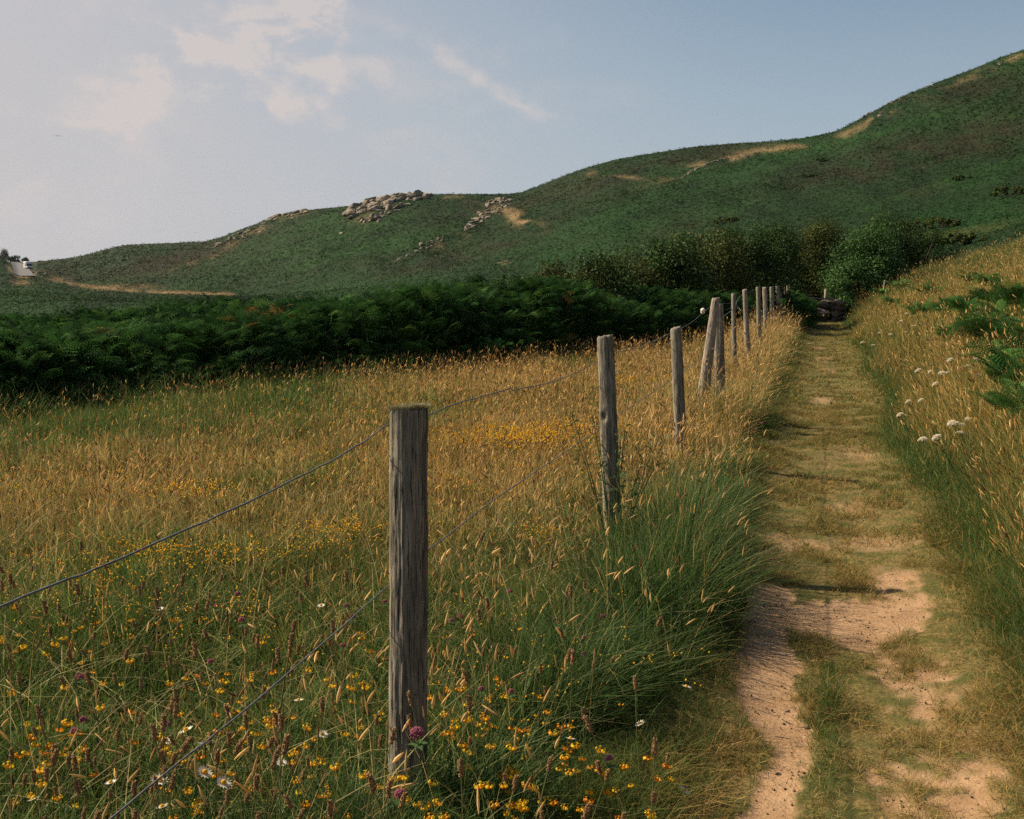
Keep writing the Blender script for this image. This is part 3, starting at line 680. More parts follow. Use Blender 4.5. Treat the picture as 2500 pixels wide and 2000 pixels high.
# ------------------------------------------------------------------ hill cover
def hill_cover():
    B = Bag()
    def layer(n, fr0, fr1, size, leafn, lift):
        cx = U(-140, 2640, n)
        a = np.array([az_el(c, 600)[0] for c in np.linspace(-140, 2640, 60)]); a = np.interp(cx, np.linspace(-140, 2640, 60), a)
        rR = np.interp(a, KN[4][:, 0], KN[4][:, 1]); rF = front_r(a) + 4
        # even on the screen: walk each bearing and pick by the apparent height gained
        T = 60; rs = rF[:, None] * (rR[:, None] / rF[:, None]) ** (np.linspace(0, 1, T)[None, :])
        dx = np.cos(a) * cH.x + np.sin(a) * cR.x; dy = np.cos(a) * cH.y + np.sin(a) * cR.y
        Z = zterr(rs * dx[:, None], rs * dy[:, None]); E = (Z - EYE) / rs
        dE = np.maximum(np.diff(E, axis=1), 0) + .0009; cum = np.cumsum(dE, 1); cum /= cum[:, -1:]
        u = U(0, 1, n); idx = (cum < u[:, None]).sum(1).clip(0, T - 2); fr = U(0, 1, n)
        r = rs[np.arange(n), idx] * (1 - fr) + rs[np.arange(n), idx + 1] * fr
        x, y = r * dx, r * dy; P = XYZ(x, y); px, py, dep = project(P)
        # keep off the road
        road = (px > 18) & (px < 92) & (py > 632) & (py < 677) & (r > 285)
        k = ~road; P, r, px, py = P[k], r[k], px[k], py[k]; m = len(P)
        sz = size * r / 2800 * U(.6, 1.5, m) * (.7 + .6 * fbm(P[:, 0] * .08, P[:, 1] * .08, 111, 3))
        col = hillcolor(P) * U(.88, 1.15, m)[:, None]
        Pn = np.repeat(P, leafn, 0); s_ = np.repeat(sz, leafn); cc = np.repeat(col, leafn, 0) * U(.92, 1.1, m * leafn)[:, None]
        d = rng.normal(size=(m * leafn, 3)); d[:, 2] = np.abs(d[:, 2]) * lift; d /= np.linalg.norm(d, axis=1)[:, None]
        Pn = Pn + d * (s_ * .5)[:, None]; Pn[:, 2] -= s_ * .05
        N = d * .4 + rng.normal(size=d.shape) * .22; N[:, 2] += .7
        B.add(*leaves(Pn, N, s_ * .55, s_ * .34, cc))
    layer(90000, 0, 1, 5.2, 4, .8)
    layer(110000, 0, 1, 3.6, 3, .8)
    return B
tag(hill_cover().build('hill_bracken', M_hill), 'low bracken and heather covering the whole hillside', 'hillside growth', kind='stuff')

# ------------------------------------------------------------------ wire fence
def wood_mat(name, base, dark, lichen):
    m, t, out = new_mat(name); g = t.new('ShaderNodeTexCoord'); P = g.outputs['Object']
    fine = t.noise(t.mapping(P, (1, 1, .045)), 210, 6, .7, .3); broad = t.noise(t.mapping(P, (1, 1, .12)), 38, 5, .65, .6)
    blot = t.noise(P, 13, 5, .6)
    c = t.mix(t.ramp(broad, .3, .7), dark, base); c = t.mix(t.ramp(fine, .50, .62), c, tuple(x * .28 for x in dark))
    c = t.mix(t.math('MULTIPLY', t.ramp(blot, .60, .74), .6), c, lichen)
    p = t.new('ShaderNodeBsdfPrincipled'); p.inputs['Roughness'].default_value = .9; p.inputs['Specular IOR Level'].default_value = .12
    t.link(c, p.inputs['Base Color']); bm = t.new('ShaderNodeBump'); bm.inputs['Strength'].default_value = 1.0; bm.inputs['Distance'].default_value = .007
    hh = t.math('ADD', t.math('MULTIPLY', fine, -.8), t.math('MULTIPLY', broad, 1.4)); t.link(hh, bm.inputs['Height']); t.link(bm.outputs[0], p.inputs['Normal'])
    t.link(p.outputs[0], out.inputs[0]); return m
M_wood = wood_mat('weathered_wood', (.36, .325, .255), (.15, .137, .11), (.30, .31, .22))
M_wood2 = wood_mat('bleached_wood', (.44, .375, .30), (.23, .20, .165), (.32, .32, .26))
M_wire = flat_mat('galvanised_wire', (.16, .175, .19), .5, 60, .3, .6)
M_lichen = veg_mat('lichen', .1, .8, .3, 30)
FENCE = empty('wire_fence', (-1.22, 3.13, 0))
tag(FENCE, 'weathered wooden post and wire fence running beside the path', 'fence')
FO = Vector(FENCE.location)
def post(top, low, r0, r1, mat, seed, slant=(0, 0), knot=None, sides=40, rings=70, label=None):
    ax = (top - low).normalized(); base = low - ax * ((low.z + .15) / ax.z)
    Lp = (top - base).length
    ring = np.linspace(0, 1, rings); th = np.linspace(0, 2 * math.pi, sides, endpoint=False)
    T, A = np.meshgrid(ring, th, indexing='ij')
    R = r1 + (r0 - r1) * T                    # r0 at the top, r1 at the foot
    zz = T * Lp
    R = R * (1 + .10 * (fbm(np.cos(A) * 1.2 + 5 + seed, zz * .9 + np.sin(A), seed, 3) - .5) * 2 * .6 + .05 * (fbm(A * 5.1 + seed, zz * 1.6, seed + 3, 3) - .5) * 2)
    crack = sstep(fbm(A * 3.4 + seed * 1.3, zz * .8, seed + 9, 3), .60, .68); R = R - crack * r0 * .13
    R = R * (1 + .07 * (vn(A * 9.5, zz * 9, seed + 5) - .5) + .05 * (vn(A * 16, zz * 22, seed + 6) - .5) + .06 * (fbm(A * 12, zz * 3.5, seed + 8, 3) - .5))
    if knot is not None:
        kz, ka, ks = knot; dd = np.sqrt(((zz - kz) / ks) ** 2 + ((A - ka) * r0 / (ks * .7)) ** 2); R = R + r0 * .22 * np.exp(-dd ** 2) - r0 * .55 * np.exp(-(dd * 2.3) ** 2)
    X, Y = R * np.cos(A), R * np.sin(A)
    Zt = zz + T ** 30 * (X * slant[0] + Y * slant[1]) + T ** 60 * (fbm(X * 60, Y * 60, seed, 2) - .5) * .015
    V = np.stack([X, Y, Zt], -1).reshape(-1, 3)
    i = np.arange(rings - 1)[:, None] * sides + np.arange(sides)[None, :]; j = np.arange(rings - 1)[:, None] * sides + (np.arange(sides)[None, :] + 1) % sides
    Q = np.stack([i, j, j + sides, i + sides], -1).reshape(-1, 4)
    # top cap: inner rings
    capV, T3 = [], []; lastring = (rings - 1) * sides; nv = len(V); cap = V.reshape(rings, sides, 3)[-1]
    prev = lastring
    Qc = []
    for s_ in (.93, .6, .3):
        q = cap * np.array([s_, s_, 1]); q[:, 2] = Lp + q[:, 0] * slant[0] + q[:, 1] * slant[1] + (vn(q[:, 0] * 90, q[:, 1] * 90, seed) - .5) * .012 + (.004 if s_ < .95 else 0)
        capV.append(q)
        for s in range(sides): Qc.append([prev + s, prev + (s + 1) % sides, nv + (s + 1) % sides, nv + s])
        prev = nv; nv += sides
    capV.append(np.array([[0, 0, Lp + .002]])); T3 = [[prev + s, prev + (s + 1) % sides, nv] for s in range(sides)]
    V = np.concatenate([V] + capV); Q = np.concatenate([Q, np.array(Qc)])
    o = obj('post', npmesh('post', V, Q, np.array(T3), smooth=True), mat, FENCE)
    rot = Vector((0, 0, 1)).rotation_difference(ax)
    o.rotation_mode = 'QUATERNION'; o.rotation_quaternion = rot; o.location = base - FO
    if label: o['label'] = label
    return o
POSTS = [((999, 1004), (996, 1900), 93, 90, 3.34, 0, (.1, -.02), None, 'thick rough grey post nearest the camera with lichen on its cut top'),
         ((1477, 822), (1494, 1230), 40, 46, 6.2, 0, (.1, .1), (.95, 4.3, .05), 'grey split post with a dark knot halfway up'),
         ((1650, 801), (1662, 1080), 26, 31, 9.15, 0, (.25, .25), None, 'narrow grey post with a pale slanting top'),
         ((1748, 729), (1711, 1010), 19, 34, 11.4, 1, (.2, .1), (1.2, 4.4, .03), 'leaning pale post that widens to its foot'),
         ((1757, 744), (1756, 960), 17, 36, 11.9, 0, (0, 0), None, 'dark broad post just behind the leaning pale one'),
         ((1791, 718), (1793, 905), 12, 12, 14.85, 0, (0, 0), None, None), ((1818, 708), (1827, 880), 12, 14, 17.3, 1, (0, .3), None, 'slim post with a bright sunlit left edge'),
         ((1851, 702), (1854, 820), 11, 11, 20.3, 0, (0, 0), None, None), ((1867, 702), (1870, 810), 11, 11, 22.5, 1, (0, 0), None, None), ((1884, 701), (1886, 785), 10, 10, 25.3, 0, (0, 0), None, None),
         ((1898, 699), (1903, 775), 10, 10, 28, 0, (0, 0), None, None), ((1906, 714), (1907, 770), 6, 6, 29.5, 0, (0, 0), None, None), ((1917, 703), (1917, 770), 6, 6, 31.5, 0, (0, 0), None, None),
         ((1923, 698), (1924, 770), 6, 6, 33.5, 1, (0, 0), None, None), ((1929, 690), (1931, 765), 7, 7, 36, 1, (0, 0), None, 'farthest post, tallest and palest, beside the stone stile')]
post_tops = []; POBJ = []
for i, (tp, lp, w0_, w1_, d_, mk, sl_, kn, lab) in enumerate(POSTS):
    T_, L_ = at(*tp, d_), at(*lp, d_)
    hi = i < 2
    POBJ.append(post(T_, L_, w0_ * d_ / F / 2, w1_ * d_ / F / 2, (M_wood, M_wood2)[mk], 11 + i * 7, sl_, kn, 96 if i == 0 else 48 if hi else 24, 260 if i == 0 else 110 if hi else 40, lab)); post_tops.append(T_)
# lichen on the nearest post's cut top (a sub-part)
n = 2600; a = U(0, 6.28, n); rr_ = np.sqrt(U(.1, 1, n)) * .056; P = np.stack([rr_ * np.cos(a), rr_ * np.sin(a), np.zeros(n)], -1)
Lp0 = (post_tops[0] - (FO + POBJ[0].location)).length; P[:, 2] = Lp0 + P[:, 0] * .1 + .002
B = Bag(); B.add(*blades(P, U(.008, .030, n) * sstep(fbm(P[:, 0] * 40, P[:, 1] * 40, 5, 2), .2, .6), U(.001, .003, n), U(0, 6.28, n), U(.3, 1.6, n), pick([(.20, .18, .11), (.28, .25, .15)], [1, 1], n), pick([(.42, .37, .22), (.30, .29, .16)], [1, 1], n), 2))
B.build('lichen', M_lichen, parent=POBJ[0])

def tube(pts, rad, sides=6):
    pts = [Vector(p) for p in pts]; V, Q = [], []
    for i, p in enumerate(pts):
        d = (pts[min(i + 1, len(pts) - 1)] - pts[max(i - 1, 0)]).normalized(); ref = Vector((0, 0, 1)) if abs(d.z) < .9 else Vector((1, 0, 0))
        u = d.cross(ref).normalized(); v = d.cross(u); r = rad[i] if hasattr(rad, '__len__') else rad
        for s in range(sides): a = 2 * math.pi * s / sides; V.append(p + (u * math.cos(a) + v * math.sin(a)) * r)
    for i in range(len(pts) - 1):
        for s in range(sides): s2 = (s + 1) % sides; Q.append([i * sides + s, i * sides + s2, (i + 1) * sides + s2, (i + 1) * sides + s])
    return np.array(V), np.array(Q)
def on_fence(px, py, x=-1.22):
    d = ray(px, py); s = x / d.x; return Vector((x, d.y * s, EYE + d.z * s))
def smoothline(pts, k=6, jit=.0):
    out = []; r = random.Random(3)
    for i in range(len(pts) - 1):
        p0, p1, p2, p3 = pts[max(i - 1, 0)], pts[i], pts[i + 1], pts[min(i + 2, len(pts) - 1)]
        for j in range(k):
            t = j / k; q = .5 * ((2 * p1) + (p2 - p0) * t + (2 * p0 - 5 * p1 + 4 * p2 - p3) * t * t + (3 * p1 - p0 - 3 * p2 + p3) * t ** 3)
            out.append(q + Vector((r.uniform(-1, 1), 0, r.uniform(-1, 1))) * jit)
    out.append(pts[-1]); return out
# strands are stapled to the field side of the posts
XW = -1.27
topw = [(-700, 1760), (-150, 1545), (0, 1480), (200, 1402), (400, 1318), (600, 1228), (780, 1140), (880, 1083), (952, 1036)]
topw2 = [(1047, 1013), (1110, 987), (1180, 967), (1230, 953), (1245, 948), (1256, 954), (1275, 948), (1340, 935), (1400, 913), (1456, 885)]
topw3 = [(1499, 862), (1550, 852), (1567, 849), (1572, 842), (1600, 832), (1640, 812)]
topw4 = [(1662, 802), (1690, 786), (1714, 766), (1740, 745)]
topw5 = [(1760, 742), (1785, 740), (1796, 738), (1818, 712)]
topw6 = [(1824, 716), (1835, 712), (1849, 704), (1865, 703), (1884, 701), (1900, 700), (1926, 698)]
def wire(segs, rad, name='wire', label=None):
    V, Q, n = [], [], 0
    for s_ in segs:
        pts = smoothline([on_fence(*p, XW + .0) - FO for p in s_], 6, .0015)
        v, q = tube(pts, rad); V.append(v); Q.append(q + n); n += len(v)
    o = obj(name, npmesh(name, np.concatenate(V), np.concatenate(Q), smooth=True), M_wire, FENCE)
    if label: o['label'] = label
    return o
def join(*segs):
    out = []
    for s_ in segs: out += s_
    return out
w1 = wire([join(topw, [(1000, 1024)], topw2, [(1478, 874)], topw3, [(1652, 807)], topw4, [(1750, 742)], topw5, topw6)], .0022, label='slack top strand, kinked between the posts')
w2 = wire([[(-300, 2480), (0, 2225), (270, 1998), (500, 1812), (700, 1648), (950, 1428), (1047, 1342), (1250, 1190), (1460, 1052), (1490, 1030), (1560, 980), (1650, 920), (1730, 862), (1790, 830), (1822, 805), (1853, 783), (1885, 757), (1928, 728)]], .0022, label='middle strand')
w3 = wire([[(560, 2330), (700, 2165), (850, 1995), (950, 1878), (1047, 1778), (1200, 1607), (1400, 1372), (1490, 1270), (1655, 1075), (1790, 925), (1885, 810), (1928, 770)]], .002, label='lowest strand, half lost in the grass')
# loose curl of wire between two far posts
cur = [Vector((-1.25, 0, 0))]
pts = [at(1838 - 38, 716, 16.5), at(1806, 722, 16.6), at(1800, 735, 16.5), at(1797, 744, 16.4), at(1803, 750, 16.4), at(1808, 758, 16.3), at(1812, 764, 16.3)]
v, q = tube([p - FO for p in smoothline(pts, 5)], .004); o = obj('wire', npmesh('wire', v, q, smooth=True), M_wire, FENCE); o['label'] = 'loose curled end hanging between two far posts'
pts = [at(1786, 748, 14.7), at(1785, 753, 14.7), at(1787, 758, 14.7), at(1770, 770, 14.0), at(1762, 778, 13.6)]
v, q = tube([p - FO for p in smoothline(pts, 5)], .004); o = obj('wire', npmesh('wire', v, q, smooth=True), M_wire, FENCE); o['label'] = 'loose end hanging behind the dark broad post'
# white egg-shaped insulator threaded on the top strand
M_white = flat_mat('white_ceramic', (.72, .69, .62), .4, 30, .08)
def lathe(prof, sides=16, axis='Z'):
    V, Q = [], []
    for (r, z) in prof:
        for s in range(sides): a = 2 * math.pi * s / sides; V.append((r * math.cos(a), r * math.sin(a), z))
    for i in range(len(prof) - 1):
        for s in range(sides): s2 = (s + 1) % sides; Q.append([i * sides + s, i * sides + s2, (i + 1) * sides + s2, (i + 1) * sides + s])
    return np.array(V), np.array(Q)
v, q = lathe([(.001, -.032), (.016, -.03), (.021, -.018), (.014, -.004), (.014, .004), (.023, .018), (.018, .03), (.001, .033)])
ins = obj('insulator', npmesh('insulator', v, q, smooth=True), M_white, w1); ins['label'] = 'white insulator knob on the top strand'
ins.location = on_fence(1716, 760, XW) - FO; ins.rotation_euler = (1.0, .2, 0); ins.scale = (1.15, 1.15, 1.15)
# staples
for i, (px, py) in enumerate([(1041, 1018), (955, 1036), (955, 1428), (1458, 888), (1458, 1055)]):
    pass

# ------------------------------------------------------------------ shrubs and hedge trees
def blob_pts(n, c, rad, seed=0):
    d = rng.normal(size=(n, 3)); d /= np.linalg.norm(d, axis=1)[:, None]; return c + d * rad * (U(0, 1, n) ** .4)[:, None], d
def shrub(name, px, py_base, depth, wid, hgt, ncl, nl, cols, label, cat, leaf=.07, group=None, squash=.8, skew=0, dep_=None):
    base = hit(px, py_base) if depth is None else at(px, py_base, depth)
    base.z = float(zterr(base.x, base.y))
    root = empty(name, base); tag(root, label, cat, group)
    B = Bag(); centres = []
    for k in range(ncl):
        a = U(0, 6.28); rr = math.sqrt(U(0, 1)); u = U(0.0, 1) ** (1.0 if k % 3 else 2.2)
        env = math.sqrt(max(0.03, 1 - (max(0, u - .35) / .7) ** 2))
        c = np.array([math.cos(a) * rr * wid * .42 * env + skew * u, math.sin(a) * rr * (dep_ or wid) * .38 * env, hgt * (.08 + .80 * u)])
        cr = U(.15, .26) * min(wid, hgt) ; centres.append((c, cr))
        m = int(nl / ncl * U(.7, 1.3)); P, d = blob_pts(m, c, cr); P[:, 2] = np.maximum(P[:, 2], .02)
        tone = U(.65, 1.35); cc = pick(cols, [1] * len(cols), m, .3) * tone
        N = d * .7 + rng.normal(size=(m, 3)) * .5; N[:, 2] += .5
        ls = leaf * U(.6, 1.3, m); B.add(*leaves(P, N, ls, ls * .6, cc))
        # sprigs poking out
        ms = m // 22; Ps, ds = blob_pts(ms, c, cr * 1.15); ax_ = ds * .7 + np.array([0, 0, .5])
        for j in range(4):
            Pj = Ps + ax_ * (cr * .16 * j); B.add(*leaves(Pj + rng.normal(size=Pj.shape) * leaf * .2, rng.normal(size=Pj.shape), np.full(ms, leaf * .9), np.full(ms, leaf * .5), pick(cols, [1] * len(cols), ms, .2)))
    B.build('crown' if cat != 'bush' else 'foliage', M_leaf, parent=root)
    V, Q, nn = [], [], 0
    for k, (c, cr) in enumerate(centres[:14]):
        st = np.array([c[0] * .12, c[1] * .12, -.1]); md = c * .5 + np.array([0, 0, -.05 * hgt]); pts = smoothline([Vector(st), Vector(md), Vector(c)], 4)
        rads = list(np.linspace(.028 * hgt ** .5 * (2 if k == 0 else 1.2), .006, len(pts))); v, q = tube(pts, rads, 5); V.append(v); Q.append(q + nn); nn += len(v)
    obj('trunk' if cat == 'tree' else 'stem', npmesh('stem', np.concatenate(V), np.concatenate(Q), smooth=True), M_bark, root)
    return root
M_bark = flat_mat('bark', (.08, .06, .045), .9, 20, .4, bump=.6)
DK = [(.024, .055, .015), (.034, .078, .018), (.045, .072, .018)]
OL = [(.060, .078, .016), (.038, .068, .016), (.075, .080, .018)]
IV = [(.035, .095, .024), (.055, .13, .032), (.09, .17, .05)]
S = [ # px, base y, depth, width, height
    ('hedge_shrub', 1290, 800, 21.2, 2.1, 1.42, 30, 9000, DK, 'leftmost low hedge shrub just rising out of the bracken', 'bush'),
    ('hedge_shrub', 1375, 800, 21.8, 2.1, 1.64, 32, 11000, OL, 'olive tinged hedge shrub second from the bracken end', 'bush'),
    ('hedge_shrub', 1460, 800, 23.2, 2.1, 1.82, 32, 11000, DK, 'dark hedge shrub right behind the top of the second fence post', 'bush'),
    ('hedge_shrub', 1545, 800, 24.8, 2.2, 2.02, 34, 12000, OL, 'hedge shrub between the second and third fence posts', 'bush'),
    ('hedge_shrub', 1630, 800, 26.3, 2.3, 2.2, 36, 13000, DK, 'dark hedge shrub standing behind the third fence post', 'bush'),
    ('hawthorn_tree', 1715, 790, 28.2, 2.5, 2.45, 42, 17000, OL, 'broad olive green hawthorn behind the leaning fence post', 'tree'),
    ('hawthorn_tree', 1805, 790, 30.2, 2.6, 2.65, 44, 19000, DK, 'tall dark hawthorn behind the row of slim far posts', 'tree'),
    ('hawthorn_tree', 1888, 790, 34.5, 2.2, 2.75, 30, 16000, DK, 'dark glossy hawthorn overhanging the left side of the stile', 'tree'),
    ('hawthorn_tree', 1985, 760, 38.8, 3.0, 2.75, 46, 26000, OL, 'shaded brownish tree standing behind the stone stile', 'tree'),
    ('ivy_bush', 2110, 770, 37, 2.5, 2.6, 38, 21000, IV, 'big ivy covered bush with bright leaves right of the stile', 'bush'),
    ('ivy_bush', 2052, 775, 35.5, 1.1, 1.25, 14, 6000, IV, 'small low ivy bush hugging the right side of the stile', 'bush'),
    ('hawthorn_tree', 2170, 760, 40, 2.3, 2.9, 28, 12000, DK, 'dark hawthorn behind the ivy covered bush', 'tree'),
    ('hedge_shrub', 2245, 700, 42, 2.8, 1.9, 28, 12000, DK, 'dark green shrub on the bank right of the ivy bush', 'bush'),
]
for (nm, px, py, dp, wd_, hg, nc, nl, cl, lb, ct) in S:
    b0 = at(px, HOR, dp); zb = float(zterr(b0.x, b0.y))
    shrub(nm, px, HOR, dp, wd_, hg - min(0, 0), nc, nl, cl, lb, ct, leaf=.07, group='hedge shrubs and small trees around the stile', dep_=2.2)
# scattered bushes on the lower hill
HB = [(2265, 560, 4.2, 1.6, OL, 'brownish gorse bush low on the hillside above the ivy bush'), (2455, 480, 4.0, 1.5, OL, 'olive gorse bush on the hillside near the right edge'),
      (2345, 600, 2.4, 1.1, OL, 'small brown gorse bush just above the golden bank'), (2345, 440, 2.0, .9, DK, 'small dark bush in a hollow of the right hillside'),
      (2010, 395, 2.2, 1.0, DK, 'dark lone bush in the middle of the green slope'),
      (1975, 433, 1.4, .8, DK, 'tiny dark bush on the bright green strip of the slope'), (1770, 545, 3.0, 1.2, OL, 'flat russet bush on the slope above the tall hawthorns')]
for (px, py, wd_, hg, cl, lb) in HB:
    b0 = hit(px, py, 0, 50); dep = (b0 - Vector((0, 0, EYE))).dot(cF)
    rt = shrub('gorse_bush', px, py, None, wd_ * 1.2, hg * .5, 26, 6500, [(q[0] * .7 + .022, q[1] * .7 + .034, q[2] * .7 + .008) for q in cl], lb, 'bush', leaf=.14, group='bushes scattered on the hillside')
    rt.location = b0
# blue-grey trees beyond the road crest
for (px, py, wd_, hg, lb) in [(8, 640, 9, 7.0, 'dark bushy tree at the far left edge above the road'), (38, 643, 6, 4.6, 'round grey green tree where the road meets the sky'), (60, 642, 5, 3.2, 'low grey green bush right of the round tree over the road'), (-35, 640, 9, 7.5, 'tree just outside the left edge')][:3]:
    b0 = at(px, py, 590); b0.z = float(zterr(b0.x, b0.y)) ; need = at(px, py, 590).z
    root = shrub('distant_tree', px, py, 590, wd_, hg, 22, 3500, [(.035, .06, .04), (.05, .075, .05)], lb, 'tree', leaf=.5, group='trees on the road crest')
    root.location.z = need - .6

# ------------------------------------------------------------------ stone stile at the end of the path
def stone_mat(name, a, b, sc=6):
    m, t, out = new_mat(name); g = t.new('ShaderNodeNewGeometry'); P = g.outputs['Position']
    n1 = t.noise(P, sc, 6, .65); n2 = t.noise(P, sc * 6, 5, .7)
    c = t.mix(t.ramp(n1, .3, .7), a, b); c = t.mix(t.math('MULTIPLY', t.ramp(n2, .55, .7), .5), c, tuple(x * .35 for x in a))
    p = t.new('ShaderNodeBsdfPrincipled'); p.inputs['Roughness'].default_value = .92; p.inputs['Specular IOR Level'].default_value = .15
    bm = t.new('ShaderNodeBump'); bm.inputs['Strength'].default_value = .8; bm.inputs['Distance'].default_value = .25 / sc
    t.link(t.math('ADD', n1, t.math('MULTIPLY', n2, .5)), bm.inputs['Height']); t.link(bm.outputs[0], p.inputs['Normal'])
    t.link(c, p.inputs['Base Color']); t.link(p.outputs[0], out.inputs[0]); return m
M_stone = stone_mat('stile_stone', (.07, .06, .045), (.15, .12, .09), 5)
M_step_lit = stone_mat('sunlit_step_stone', (.42, .26, .20), (.55, .38, .28), 5)  # stile stone in a much paler colour: sunlight painted onto the middle step
M_rock = stone_mat('granite', (.15, .125, .095), (.38, .315, .245), 1.1)
M_rockg = stone_mat('grey_granite', (.10, .098, .09), (.25, .235, .205), 1.1)
def rock_np(size, seed, rough=.28, sub=2):
    """an angular stone: subdivided cube pushed about, then cut by planes"""
    r = np.random.default_rng(seed); n = 2 ** sub + 2; g = np.linspace(-1, 1, n); V, Q = [], []; idx = {}
    def vid(p):
        k = tuple(np.round(p, 4))
        if k not in idx: idx[k] = len(V); V.append(p)
        return idx[k]
    for ax in range(3):
        for sg in (-1, 1):
            for i in range(n - 1):
                for j in range(n - 1):
                    q = []
                    for (a, b) in ((i, j), (i + 1, j), (i + 1, j + 1), (i, j + 1)):
                        p = np.zeros(3); p[ax] = sg; p[(ax + 1) % 3] = g[a]; p[(ax + 2) % 3] = g[b]; q.append(vid(p))
                    Q.append(q if sg > 0 else q[::-1])
    V = np.array(V); ln = np.linalg.norm(V, axis=1); V = V / ln[:, None] * (.55 * ln + .45)[:, None] * .8
    for k in range(14):
        d = r.normal(size=3); d /= np.linalg.norm(d); off = r.uniform(.38, .72); s = V @ d; V = V - d * np.maximum(s - off, 0)[:, None]
    V = V * (1 + (r.uniform(-1, 1, (len(V), 1))) * rough * .25) + r.normal(size=V.shape) * rough * .06
    return V * np.array(size), np.array(Q)
ST = empty('stone_stile', (-.02, 35.2, float(zterr(0., 35.2)))); tag(ST, 'dark stone stile with steps closing the end of the path', 'stile')
def stone_part(name, loc, size, seed, mat, parent, rz=0):
    v, q = rock_np(size, seed); c_, s_ = math.cos(rz), math.sin(rz); v = v @ np.array([[c_, s_, 0], [-s_, c_, 0], [0, 0, 1]]); o = obj(name, npmesh(name, v, q), mat, parent); o.location = loc; return o
sx0 = at(1990, 780, 36).x
ST.location = (sx0, 35.4, float(zterr(sx0, 35.4)))
for k in range(3): stone_part('step', (.14 + .04 * (k % 2), .26 * k - .2, .10 + .19 * k), (.36, .2, .12), 60 + k, M_step_lit if k == 1 else M_stone, ST, .1 * (k - 1))
for sd in (-1, 1):       # side walls of rough stones
    V, Q, nn = [], [], 0
    for k in range(12):
        v, q = rock_np((.26, .24, .14), 90 + k + sd * 20); v = v + np.array([sd * (.58 + .05 * (k // 6)) + .06, (k // 4) * .32, .08 + (k % 4) * .15]); V.append(v); Q.append(q + nn); nn += len(v)
    obj('side_wall', npmesh('side_wall', np.concatenate(V), np.concatenate(Q)), M_stone, ST)
V, Q, nn = [], [], 0
for k in range(22):
    v, q = rock_np((.26, .2, .12), 190 + k); v = v + np.array([-.6 + (k % 5) * .3, .85, .08 + (k // 5) * .15]); V.append(v); Q.append(q + nn); nn += len(v)
obj('back_wall', npmesh('back_wall', np.concatenate(V), np.concatenate(Q)), M_stone, ST)
v, q = tube([Vector((-.6, .3, .66)), Vector((-.2, .3, .67)), Vector((.2, .3, .66)), Vector((.55, .3, .665))], .025, 8)
obj('top_rail', npmesh('top_rail', v, q, smooth=True), M_wood, ST)
gp = at(2016, 706, 35.2); gb = Vector((gp.x, gp.y, float(zterr(gp.x, gp.y))))
v, q = tube([Vector((0, 0, -.1)), Vector((0, 0, (gp.z - gb.z) * .5)), Vector((.01, 0, gp.z - gb.z)), Vector((.01, 0, gp.z - gb.z + .001))], [.05, .048, .045, .001], 8)
o = obj('gate_post', npmesh('gate_post', v, q), M_wood2); o.location = gb; tag(o, 'short pale squared post against the ivy right of the stile', 'post')
gp = at(2158, 684, 34); gb = hit(2158, 720, 0, 20)
gb = Vector((gp.x, gp.y, float(zterr(gp.x, gp.y))))
v, q = tube([Vector((0, 0, -.1)), Vector((0, 0, (gp.z - gb.z) * .5)), Vector((.02, 0, gp.z - gb.z)), Vector((.02, 0, gp.z - gb.z + .001))], [.025, .022, .02, .001], 6)
o = obj('marker_stake', npmesh('marker_stake', v, q), M_wood2); o.location = gb; tag(o, 'thin pale stake poking out of the bank below the ivy bush', 'stake')

# ------------------------------------------------------------------ rocks on the hill
def outcrop(px_py_r, name, label, seed, mat, group=None):
    """rocks: list of (px, py, half width px, half height px); each rock is a part"""
    px_py_r = sorted(px_py_r, key=lambda q: -q[2] * q[3])[:100]
    p0 = min(px_py_r, key=lambda q: abs(q[0] - sum(a[0] for a in px_py_r) / len(px_py_r))); r = np.random.default_rng(seed); single = len(px_py_r) == 1
    root = None if single else empty(name, hit(p0[0], p0[1], 0, 50))
    for k, (px, py, hw, hh) in enumerate(px_py_r):
        p = hit(px, py, 0, 60, 640); dep = (p - Vector((0, 0, EYE))).dot(cF)
        if dep > 600: p = hit(px, py + 5, 0, 60, 640); dep = (p - Vector((0, 0, EYE))).dot(cF)
        if dep > 600: continue
        sx, sz = hw * dep / F * 1.25, hh * dep / F * 1.45
        v, q = rock_np((sx, sx * .9, sz), seed * 100 + k, .35, 1 if hw < 7 else 2); a = r.uniform(-.5, .5); tl = r.normal(.22, .14)      # beds dip the same way
        v = v @ np.array([[math.cos(a), math.sin(a), 0], [-math.sin(a), math.cos(a), 0], [0, 0, 1]]) @ np.array([[math.cos(tl), 0, math.sin(tl)], [0, 1, 0], [-math.sin(tl), 0, math.cos(tl)]])
        v = v + np.array([0, 0, sz * (.0 if hw > 8 else .1)])
        o = obj(name if single else 'rock', npmesh('rock', v, q), M_rockg if (mat is M_rock and r.uniform() < .3) else mat, root); o.location = p if single else p - root.location
        if single: root = o
    tag(root, label, 'rock' if single else 'rocks', group); return root
def cluster(poly, n, s0, s1, seed):
    """random stones strewn along a polyline band: poly=[(px,py,halfheight)]"""
    r = np.random.default_rng(seed); out = []; xs = [p[0] for p in poly]
    for _ in range(n):
        x = r.uniform(xs[0], xs[-1]); yc = np.interp(x, xs, [p[1] for p in poly]); hh = np.interp(x, xs, [p[2] for p in poly]); y = yc + r.uniform(-1, 1) * hh; s = r.uniform(s0, s1); out.append((x, y, s * r.uniform(1.0, 1.9), s * r.uniform(.45, .85)))
    return out
G = 'rock outcrops on the hillside'
